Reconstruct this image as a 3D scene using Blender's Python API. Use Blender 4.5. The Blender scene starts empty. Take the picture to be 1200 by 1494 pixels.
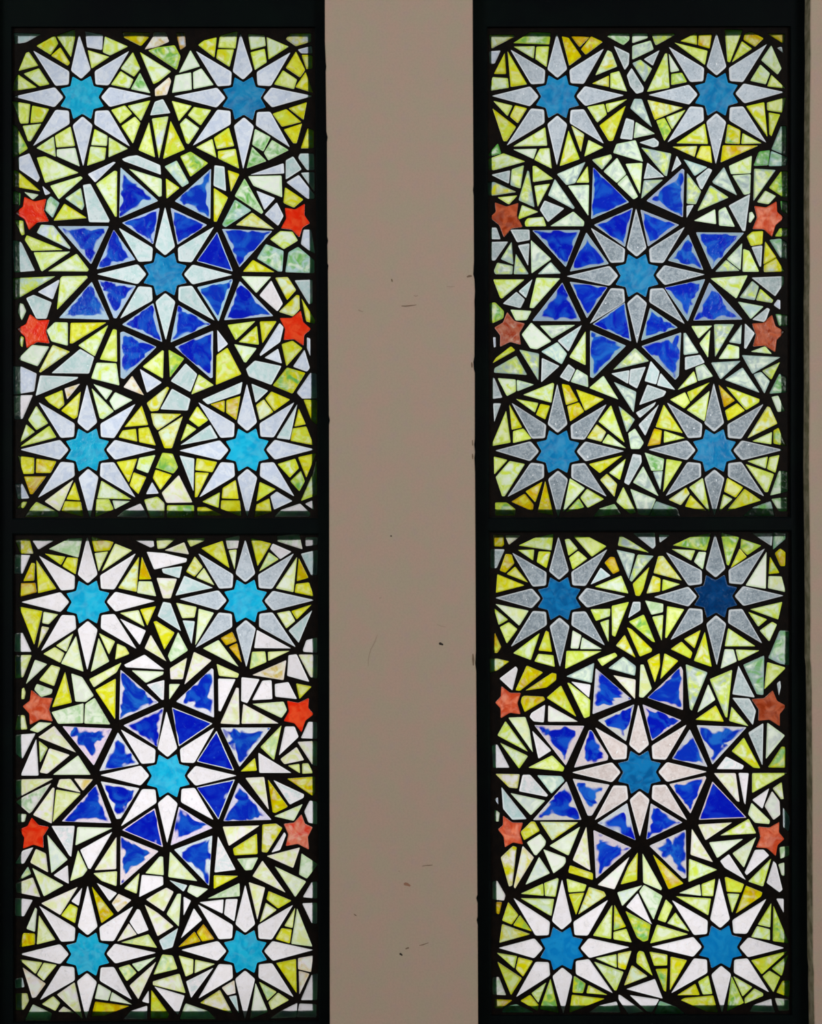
import bpy, bmesh, math, random
from mathutils import Vector
from mathutils.geometry import delaunay_2d_cdt

random.seed(7)
scn = bpy.context.scene
col = scn.collection

# ------------------------------------------------------------------ camera, sky, light, exposure
F = 1700.0            # focal length in pixels of a 1200 x 1494 frame
D = 1.70              # camera to wall face, metres
EYE = 1.50            # eye height
cam_data = bpy.data.cameras.new('camera')
cam = bpy.data.objects.new('camera', cam_data)
col.objects.link(cam)
cam.location = (0, -D, EYE)
cam.rotation_euler = (math.radians(90), 0, 0)
cam_data.sensor_fit = 'VERTICAL'
cam_data.sensor_height = 24.0
cam_data.lens = 24.0 * F / 1494.0
cam_data.clip_start = 0.01
scn.camera = cam

world = bpy.data.worlds.new('overcast_sky')
scn.world = world
world.use_nodes = True
wn = world.node_tree
bg = wn.nodes['Background']
bg.inputs['Color'].default_value = (0.97, 0.985, 1.0, 1)
bg.inputs['Strength'].default_value = 1.3

for side in (-1, 1):       # added pair of unseen area lights behind the camera, to brighten the wall
    ld = bpy.data.lights.new('room_fill', 'AREA')
    ld.shape = 'RECTANGLE'
    ld.size = 0.8
    ld.size_y = 0.8
    ld.energy = 29
    ld.color = (1.0, 0.965, 0.935)
    lo = bpy.data.objects.new('room_fill', ld)
    col.objects.link(lo)
    lo.location = (2.1 * side, -2.7, 2.2)
    lo.rotation_euler = (math.radians(84), 0, math.radians(38 * side))

scn.view_settings.view_transform = 'Standard'
scn.view_settings.look = 'None'
scn.view_settings.exposure = 0.0
scn.view_settings.gamma = 1.0
scn.view_settings.use_curve_mapping = False

# ------------------------------------------------------------------ helpers
def W(px, py, y=0.0):
    """point of the plane at depth y (wall face = 0) seen at pixel px, py"""
    s = (D + y) / F
    return Vector(((px - 600.0) * s, y, EYE + (747.0 - py) * s))

def lin(c):
    return tuple((v / 255 / 12.92) if v / 255 <= 0.04045 else ((v / 255 + 0.055) / 1.055) ** 2.4 for v in c)

def mesh_obj(name, verts, faces, mats, parent=None, loc=None, mi=None, smooth=False):
    me = bpy.data.meshes.new(name)
    me.from_pydata([tuple(v) for v in verts], [], faces)
    for m in mats:
        me.materials.append(m)
    if mi:
        me.polygons.foreach_set('material_index', mi)
    if smooth:
        me.polygons.foreach_set('use_smooth', [True] * len(me.polygons))
    me.update()
    o = bpy.data.objects.new(name, me)
    col.objects.link(o)
    if parent:
        o.parent = parent
    if loc is not None:
        o.location = loc
    return o

def tag(o, label=None, cat=None, group=None, kind=None):
    for k, v in (('label', label), ('category', cat), ('group', group), ('kind', kind)):
        if v:
            o[k] = v
    return o

def area2(p):
    return sum(p[i - 1][0] * p[i][1] - p[i][0] * p[i - 1][1] for i in range(len(p)))

def inside(pt, poly):
    x, y = pt
    r = False
    j = len(poly) - 1
    for i in range(len(poly)):
        xi, yi = poly[i]
        xj, yj = poly[j]
        if (yi > y) != (yj > y) and x < (xj - xi) * (y - yi) / (yj - yi) + xi:
            r = not r
        j = i
    return r

def fillet(poly, cut=2.2, frac=0.28, n=3):
    out = []
    m = len(poly)
    for i in range(m):
        a, b, c = Vector(poly[i - 1]), Vector(poly[i]), Vector(poly[(i + 1) % m])
        la, lc = (a - b).length, (c - b).length
        d = min(cut, frac * la, frac * lc)
        p, q = b + (a - b).normalized() * d, b + (c - b).normalized() * d
        for k in range(n):
            t = k / (n - 1)
            v = p * (1 - t) ** 2 + b * 2 * t * (1 - t) + q * t * t
            out.append((v.x, v.y))
    return out

def centroid(p):
    A = area2(p)
    cx = cy = 0.0
    for i in range(len(p)):
        x0, y0 = p[i - 1]
        x1, y1 = p[i]
        k = x0 * y1 - x1 * y0
        cx += (x0 + x1) * k
        cy += (y0 + y1) * k
    return (cx / (3 * A), cy / (3 * A))

def inradius(p, c):
    r = 1e9
    for i in range(len(p)):
        a, b = Vector(p[i - 1]), Vector(p[i])
        e = b - a
        if e.length < 1e-6:
            continue
        t = max(0, min(1, (Vector(c) - a).dot(e) / e.length_squared))
        r = min(r, (a + e * t - Vector(c)).length)
    return max(r, 0.3)

def grow(p, d):
    """offset a clockwise or anticlockwise loop outwards by d"""
    s = 1 if area2(p) > 0 else -1
    out = []
    n = len(p)
    for i in range(n):
        a, b, c = Vector(p[i - 1]), Vector(p[i]), Vector(p[(i + 1) % n])
        e0, e1 = (b - a), (c - b)
        if e0.length < 1e-6 or e1.length < 1e-6:
            out.append(p[i])
            continue
        n0 = Vector((e0.y, -e0.x)).normalized() * s
        n1 = Vector((e1.y, -e1.x)).normalized() * s
        m = (n0 + n1)
        if m.length < 0.2:
            m = n0
        m.normalize()
        k = d / max(0.45, m.dot(n0))
        out.append((b.x + m.x * k, b.y + m.y * k))
    return out

def plate(outer, holes):
    """triangulate the area inside outer and outside the holes -> pts, tris"""
    vs = [Vector(p) for p in outer]
    es = [(i, (i + 1) % len(outer)) for i in range(len(outer))]
    fs = []
    for h in holes:
        b = len(vs)
        vs += [Vector(p) for p in h]
        fs.append(list(range(b, len(vs))) if area2(h) > 0 else list(range(len(vs) - 1, b - 1, -1)))
    r = delaunay_2d_cdt(vs, es, fs, 0, 1e-4)
    pts = [tuple(v) for v in r[0]]
    tris = []
    for f, orig in zip(r[2], r[5]):
        if orig:
            continue
        c = (sum(pts[i][0] for i in f) / len(f), sum(pts[i][1] for i in f) / len(f))
        if inside(c, outer):
            tris.append(list(f))
    return pts, tris

# ------------------------------------------------------------------ materials
def new_mat(name):
    m = bpy.data.materials.new(name)
    m.use_nodes = True
    nt = m.node_tree
    for n in list(nt.nodes):
        nt.nodes.remove(n)
    out = nt.nodes.new('ShaderNodeOutputMaterial')
    return m, nt, out

def N(nt, kind, **kw):
    n = nt.nodes.new(kind)
    for k, v in kw.items():
        setattr(n, k, v)
    return n

def noise(nt, vec, scale, detail=3, rough=0.5, dist=0.0):
    n = N(nt, 'ShaderNodeTexNoise')
    n.inputs['Scale'].default_value = scale
    n.inputs['Detail'].default_value = detail
    n.inputs['Roughness'].default_value = rough
    n.inputs['Distortion'].default_value = dist
    nt.links.new(vec, n.inputs['Vector'])
    return n.outputs['Fac']

def ramp(nt, fac, a, b, lo=0.0, hi=1.0):
    n = N(nt, 'ShaderNodeMapRange', interpolation_type='SMOOTHSTEP')
    n.inputs['From Min'].default_value = a
    n.inputs['From Max'].default_value = b
    n.inputs['To Min'].default_value = lo
    n.inputs['To Max'].default_value = hi
    nt.links.new(fac, n.inputs['Value'])
    return n.outputs['Result']

def mix(nt, fac, a, b, blend='MIX'):
    n = N(nt, 'ShaderNodeMix', data_type='RGBA', blend_type=blend)
    for sock, v in ((n.inputs[0], fac), (n.inputs[6], a), (n.inputs[7], b)):
        if hasattr(v, 'links'):
            nt.links.new(v, sock)
        else:
            sock.default_value = v
    return n.outputs[2]

def math_(nt, op, a, b):
    n = N(nt, 'ShaderNodeMath', operation=op)
    for sock, v in ((n.inputs[0], a), (n.inputs[1], b)):
        if hasattr(v, 'links'):
            nt.links.new(v, sock)
        else:
            sock.default_value = v
    return n.outputs[0]

def glass_mat(name, kind):
    """painted, frosted stained glass: light from behind is scattered by the front face"""
    m, nt, out = new_mat(name)
    geo = N(nt, 'ShaderNodeNewGeometry')
    pos = geo.outputs['Position']
    a1 = N(nt, 'ShaderNodeAttribute', attribute_name='tint')
    a2 = N(nt, 'ShaderNodeAttribute', attribute_name='swirl')
    a3 = N(nt, 'ShaderNodeAttribute', attribute_name='edge')
    rim = a1.outputs['Alpha']
    if kind == 'paint':        # two colours run into each other, thin in the middle, pooled along the lead
        f = noise(nt, pos, 52, 3, 0.5, 1.3)
        c = mix(nt, ramp(nt, f, 0.34, 0.66), a1.outputs['Color'], a2.outputs['Color'])
        f2 = noise(nt, pos, 50, 2.5, 0.5, 1.4)
        core = math_(nt, 'MULTIPLY', a2.outputs['Alpha'], math_(nt, 'SUBTRACT', 1.0, rim))
        c = mix(nt, math_(nt, 'MULTIPLY', core, ramp(nt, f2, 0.42, 0.68, 0, 0.85)), c, (0.90, 0.96, 0.80, 1))
        c = mix(nt, ramp(nt, noise(nt, pos, 75, 3, 0.55, 1.5), 0.52, 0.74, 0.0, 0.45), c, a3.outputs['Color'])
        c = mix(nt, ramp(nt, rim, 0.2, 1.0, 0.0, 0.55), c, a3.outputs['Color'])
    elif kind == 'clear':      # hammered glass with seeds, light refracted at the bevel painted on as pale edges
        c = mix(nt, ramp(nt, noise(nt, pos, 60, 4, 0.6, 1.4), 0.38, 0.62), a1.outputs['Color'], a2.outputs['Color'])
        c = mix(nt, ramp(nt, noise(nt, pos, 120, 5, 0.7, 1.2), 0.47, 0.28, 0.0, 0.42), c, mix(nt, 0.55, c, (0.12, 0.16, 0.17, 1)))
        sp = noise(nt, pos, 430, 3, 0.75)
        grain = math_(nt, 'MULTIPLY', a2.outputs['Alpha'], ramp(nt, sp, 0.46, 0.70))
        c = mix(nt, grain, c, a3.outputs['Color'])
        c = mix(nt, math_(nt, 'MULTIPLY', a2.outputs['Alpha'], ramp(nt, sp, 0.46, 0.28)), c, mix(nt, 0.7, c, (0.05, 0.07, 0.09, 1)))
        c = mix(nt, ramp(nt, noise(nt, pos, 230, 1, 0.4), 0.735, 0.77, 0.0, 0.8), c, (0.95, 0.97, 1, 1))
        c = mix(nt, ramp(nt, rim, 0.35, 0.85, 0.0, 0.9), c, a3.outputs['Color'])
    else:                      # 'pool': colour pooled in the middle, bare glass at the edge
        f = noise(nt, pos, 34, 1.5, 0.5, 1.0)
        g = math_(nt, 'ADD', rim, math_(nt, 'MULTIPLY', math_(nt, 'SUBTRACT', f, 0.5), 2.4))
        g = ramp(nt, g, 0.44, 0.74)
        b = mix(nt, ramp(nt, noise(nt, pos, 34, 3, 0.5, 1.6), 0.40, 0.66), a1.outputs['Color'], a2.outputs['Color'])
        b = mix(nt, ramp(nt, noise(nt, pos, 90, 4, 0.6, 3.0), 0.60, 0.78, 0, 0.28), b, (0.10, 0.34, 0.86, 1))
        e = mix(nt, ramp(nt, noise(nt, pos, 430, 3, 0.75), 0.40, 0.68, 0, 0.30), a3.outputs['Color'], (0.30, 0.40, 0.52, 1))
        c = mix(nt, g, b, e)
        c = mix(nt, ramp(nt, rim, 0.86, 1.0, 0.0, 0.5), c, (0.80, 0.86, 0.95, 1))
    tr = N(nt, 'ShaderNodeBsdfTranslucent')
    nt.links.new(c, tr.inputs['Color'])
    gl = N(nt, 'ShaderNodeBsdfGlossy')
    gl.inputs['Roughness'].default_value = 0.18
    gl.inputs['Color'].default_value = (1, 1, 1, 1)
    bp = N(nt, 'ShaderNodeBump')
    bp.inputs['Strength'].default_value = 0.35
    bp.inputs['Distance'].default_value = 0.002
    nt.links.new(noise(nt, pos, 170, 3, 0.5, 0.6), bp.inputs['Height'])
    nt.links.new(bp.outputs['Normal'], gl.inputs['Normal'])
    ms = N(nt, 'ShaderNodeMixShader')
    ms.inputs['Fac'].default_value = 0.012
    nt.links.new(tr.outputs[0], ms.inputs[1])
    nt.links.new(gl.outputs[0], ms.inputs[2])
    nt.links.new(ms.outputs[0], out.inputs['Surface'])
    return m

GLASS = {k: glass_mat('stained_glass_' + k, k) for k in ('paint', 'clear', 'pool')}

def make_back():
    m, nt, out = new_mat('glass_rear_face')
    t = N(nt, 'ShaderNodeBsdfTransparent')
    nt.links.new(t.outputs[0], out.inputs['Surface'])
    return m
BACK = make_back()

def make_rim_shade():  # dark green tints imitate shade at the panel rim
    m, nt, out = new_mat('green_rim_shade')
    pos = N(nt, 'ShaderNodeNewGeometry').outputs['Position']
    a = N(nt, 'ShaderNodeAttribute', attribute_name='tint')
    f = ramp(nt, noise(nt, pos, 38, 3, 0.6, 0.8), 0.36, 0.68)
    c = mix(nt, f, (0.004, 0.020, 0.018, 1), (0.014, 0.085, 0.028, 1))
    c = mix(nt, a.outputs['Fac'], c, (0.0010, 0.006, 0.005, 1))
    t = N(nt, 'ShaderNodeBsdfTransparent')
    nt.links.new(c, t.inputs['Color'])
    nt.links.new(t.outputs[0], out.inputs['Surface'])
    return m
RIM_SHADE = make_rim_shade()

def principled(name, base, rough, var=None, scale=20, bump=0.0, bscale=300, spec=0.5, metal=0.0):
    m, nt, out = new_mat(name)
    p = N(nt, 'ShaderNodeBsdfPrincipled')
    p.inputs['Roughness'].default_value = rough
    p.inputs['Metallic'].default_value = metal
    p.inputs['Specular IOR Level'].default_value = spec
    pos = N(nt, 'ShaderNodeNewGeometry').outputs['Position']
    c = tuple(base) + (1,)
    if var:
        c = mix(nt, ramp(nt, noise(nt, pos, scale, 4, 0.6), 0.35, 0.68), c, tuple(var) + (1,))
        nt.links.new(c, p.inputs['Base Color'])
    else:
        p.inputs['Base Color'].default_value = c
    if bump:
        b = N(nt, 'ShaderNodeBump')
        b.inputs['Strength'].default_value = bump
        b.inputs['Distance'].default_value = 0.001
        nt.links.new(noise(nt, pos, bscale, 4, 0.6), b.inputs['Height'])
        nt.links.new(b.outputs['Normal'], p.inputs['Normal'])
    nt.links.new(p.outputs[0], out.inputs['Surface'])
    return m

LEAD = principled('black_lead', (0.0035, 0.003, 0.003), 0.6, (0.007, 0.005, 0.004), 90, 0.3, 500, 0.08)
FRAME = principled('dark_green_black_paint', (0.0016, 0.0035, 0.005), 0.6, (0.002, 0.006, 0.006), 9, 0.1, 300, 0.05)

def make_plaster():
    m, nt, out = new_mat('painted_plaster')
    p = N(nt, 'ShaderNodeBsdfPrincipled')
    p.inputs['Roughness'].default_value = 0.85
    p.inputs['Specular IOR Level'].default_value = 0.2
    pos = N(nt, 'ShaderNodeNewGeometry').outputs['Position']
    c = mix(nt, ramp(nt, noise(nt, pos, 26, 4, 0.6), 0.35, 0.65), (0.56, 0.435, 0.372, 1), (0.505, 0.460, 0.365, 1))
    c = mix(nt, ramp(nt, noise(nt, pos, 60, 3, 0.6), 0.5, 0.75, 0, 0.6), c, (0.52, 0.42, 0.41, 1))
    c = mix(nt, ramp(nt, noise(nt, pos, 330, 3, 0.6), 0.35, 0.8, 0, 0.22), c, (0.33, 0.28, 0.23, 1))
    nt.links.new(c, p.inputs['Base Color'])
    b = N(nt, 'ShaderNodeBump')
    b.inputs['Strength'].default_value = 0.25
    b.inputs['Distance'].default_value = 0.0006
    nt.links.new(noise(nt, pos, 420, 4, 0.6), b.inputs['Height'])
    nt.links.new(b.outputs['Normal'], p.inputs['Normal'])
    nt.links.new(p.outputs[0], out.inputs['Surface'])
    return m
PLASTER = make_plaster()
REVEAL = principled('bare_render', (0.16, 0.16, 0.10), 0.9, (0.34, 0.33, 0.25), 55, 0.9, 220, 0.1)
FLOOR = principled('floor_tile', (0.30, 0.25, 0.20), 0.5, (0.36, 0.30, 0.24), 4)
CEIL = principled('ceiling_paint', (0.6, 0.58, 0.55), 0.9)

# ------------------------------------------------------------------ room shell
ROOM_X, ROOM_Y, ROOM_Z, WT = 2.4, -3.4, 2.95, 0.20

# window openings in the wall, traced down their plastered edges (pixels on the wall face)
open_left = [(-16, -34), (474.0, -34), (474.2, 60), (475.6, 92), (476.2, 97), (475.4, 104), (476.4, 192), (478.2, 200),
             (477.2, 207), (477.6, 345), (478.8, 351), (477.8, 357), (478.2, 384), (479.4, 388), (478.6, 394), (479.2, 500),
             (480.0, 606), (481.4, 613), (480.2, 620), (480.4, 712), (480.6, 900), (480.8, 1100), (481.2, 1300), (481.4, 1528), (-16, 1528)]
open_right = [(690, -34), (690.4, 90), (690.9, 200), (691.3, 270), (690.6, 277), (691.5, 285), (692.0, 380), (691.0, 400),
              (692.6, 407), (693.4, 425), (692.6, 440), (693.0, 455), (692.6, 520), (691.2, 528), (691.8, 538), (693.2, 544), (693.2, 640),
              (692.4, 648), (693.4, 660), (692.6, 668), (693.6, 690), (694.2, 800), (694.8, 950), (694.0, 968), (695.2, 980), (696.2, 1150),
              (697.0, 1306), (695.2, 1311), (697.2, 1318), (697.2, 1338), (696.0, 1343), (697.4, 1350), (697.8, 1430), (698.2, 1528),
              (1190, 1528), (1189, 1480), (1188.2, 1440), (1188.6, 1420), (1187, 1405), (1186.4, 1250), (1186.2, 1150), (1185.2, 1010), (1184.6, 975), (1183.0, 962),
              (1183.4, 900), (1182.6, 800), (1181.8, 740), (1181.2, 680), (1182.0, 560), (1181.6, 430), (1182.4, 410), (1181.8, 300),
              (1182.6, 150), (1183.6, 80), (1183.0, 40), (1183.8, -34)]

def wall_with_openings():
    s = F / D
    outer = [(600 - ROOM_X * s, 747 - (ROOM_Z - EYE) * s), (600 + ROOM_X * s, 747 - (ROOM_Z - EYE) * s),
             (600 + ROOM_X * s, 747 + EYE * s), (600 - ROOM_X * s, 747 + EYE * s)]
    bev = 1.1
    holes = [grow(open_left, bev), grow(open_right, bev)]
    pts, tris = plate(outer, holes)
    verts = [W(p[0], p[1], 0.0) for p in pts]
    faces = [tuple(t) for t in tris]
    mi = [0] * len(faces)
    for h, o in zip(holes, (open_left, open_right)):
        n = len(o)
        rings = []
        for ring, y in ((h, 0.0), (o, 0.0011), (o, WT)):
            b = len(verts)
            for p in ring:
                q = W(p[0], p[1], 0.0)
                verts.append(Vector((q.x, y, q.z)))
            rings.append(b)
        for k, m in ((0, 0), (1, 1)):
            for i in range(n):
                j = (i + 1) % n
                faces.append((rings[k] + i, rings[k] + j, rings[k + 1] + j, rings[k + 1] + i))
                mi.append(m)
    # rear face and outer edge of the wall
    b = len(verts)
    for p in pts:
        q = W(p[0], p[1], 0.0)
        verts.append(Vector((q.x, WT, q.z)))
    for t in tris:
        faces.append(tuple(b + i for i in reversed(t)))
        mi.append(1)
    return mesh_obj('wall_back', verts, faces, [PLASTER, REVEAL], mi=mi)

wall = tag(wall_with_openings(), kind='structure')

def slab(name, a, b, m):
    (x0, y0, z0), (x1, y1, z1) = a, b
    v = [(x, y, z) for x in (x0, x1) for y in (y0, y1) for z in (z0, z1)]
    f = [(0, 1, 3, 2), (4, 6, 7, 5), (0, 4, 5, 1), (2, 3, 7, 6), (0, 2, 6, 4), (1, 5, 7, 3)]
    return tag(mesh_obj(name, v, f, [m]), kind='structure')

slab('floor', (-ROOM_X - 0.1, ROOM_Y - 0.1, -0.1), (ROOM_X + 0.1, WT, 0), FLOOR)
slab('ceiling', (-ROOM_X - 0.1, ROOM_Y - 0.1, ROOM_Z), (ROOM_X + 0.1, WT, ROOM_Z + 0.1), CEIL)
slab('wall_left', (-ROOM_X - 0.1, ROOM_Y, 0), (-ROOM_X, WT, ROOM_Z), PLASTER)
slab('wall_right', (ROOM_X, ROOM_Y, 0), (ROOM_X + 0.1, WT, ROOM_Z), PLASTER)
slab('wall_front', (-ROOM_X, ROOM_Y - 0.1, 0), (ROOM_X, ROOM_Y, ROOM_Z), PLASTER)

# ------------------------------------------------------------------ window frames
YF, YG = 0.025, 0.032          # front of the frame, front of the glass
PANELS = [                     # visible corner pixels of each panel, clockwise from top left, then the daylight opening behind
    dict(rect=[(18.5, 41), (460, 41), (464.5, 756), (20, 756)], day=[(27, 53.5), (449, 54.5), (455.5, 745), (32, 744.5)]),
    dict(rect=[(20, 780), (464.5, 780), (465, 1488), (21, 1490)], day=[(31, 789.5), (456, 788.5), (456, 1473.5), (32.8, 1476)]),
    dict(rect=[(711, 41), (1152.5, 40), (1152.5, 754), (714, 755)], day=[(717.6, 54.4), (1141.5, 51.6), (1139, 741.5), (720.3, 743)]),
    dict(rect=[(714, 776), (1153.5, 775), (1154.5, 1479), (717, 1480)], day=[(722, 785), (1146, 782.6), (1144, 1466), (726, 1467)]),
]

def frame(name, opening, panels):
    s0 = (D + YF) / D
    # the frame fills the opening (same metres, seen a little smaller because it stands further back)
    outer = [(600 + (p[0] - 600) / s0, 747 + (p[1] - 747) / s0) for p in opening]
    k = (D + YG) / (D + YF)
    holes = [[(600 + (p[0] - 600) * 1.0, 747 + (p[1] - 747) * 1.0) for p in q['rect']] for q in panels]
    bead = 2.2
    pts, tris = plate(outer, [grow(h, bead) for h in holes])
    V0 = [W(p[0], p[1], YF) for p in pts]
    verts, faces = list(V0), [tuple(t) for t in tris]
    n0 = len(verts)
    verts += [Vector((v.x, YF + 0.05, v.z)) for v in V0]
    faces += [tuple(n0 + i for i in reversed(t)) for t in tris]
    for h in holes:
        a = [W(p[0], p[1], YF) for p in grow(h, bead)]
        c = [W(p[0], p[1], YG) for p in h]
        rings = [a, [Vector((v.x, YF + 0.002, v.z)) for v in c], [Vector((v.x, YF + 0.05, v.z)) for v in c]]
        b = len(verts)
        for r in rings:
            verts += r
        for r in range(2):
            for i in range(4):
                j = (i + 1) % 4
                faces.append((b + r * 4 + i, b + r * 4 + j, b + (r + 1) * 4 + j, b + (r + 1) * 4 + i))
    return tag(mesh_obj(name, verts, faces, [FRAME]), kind='structure')

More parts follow.
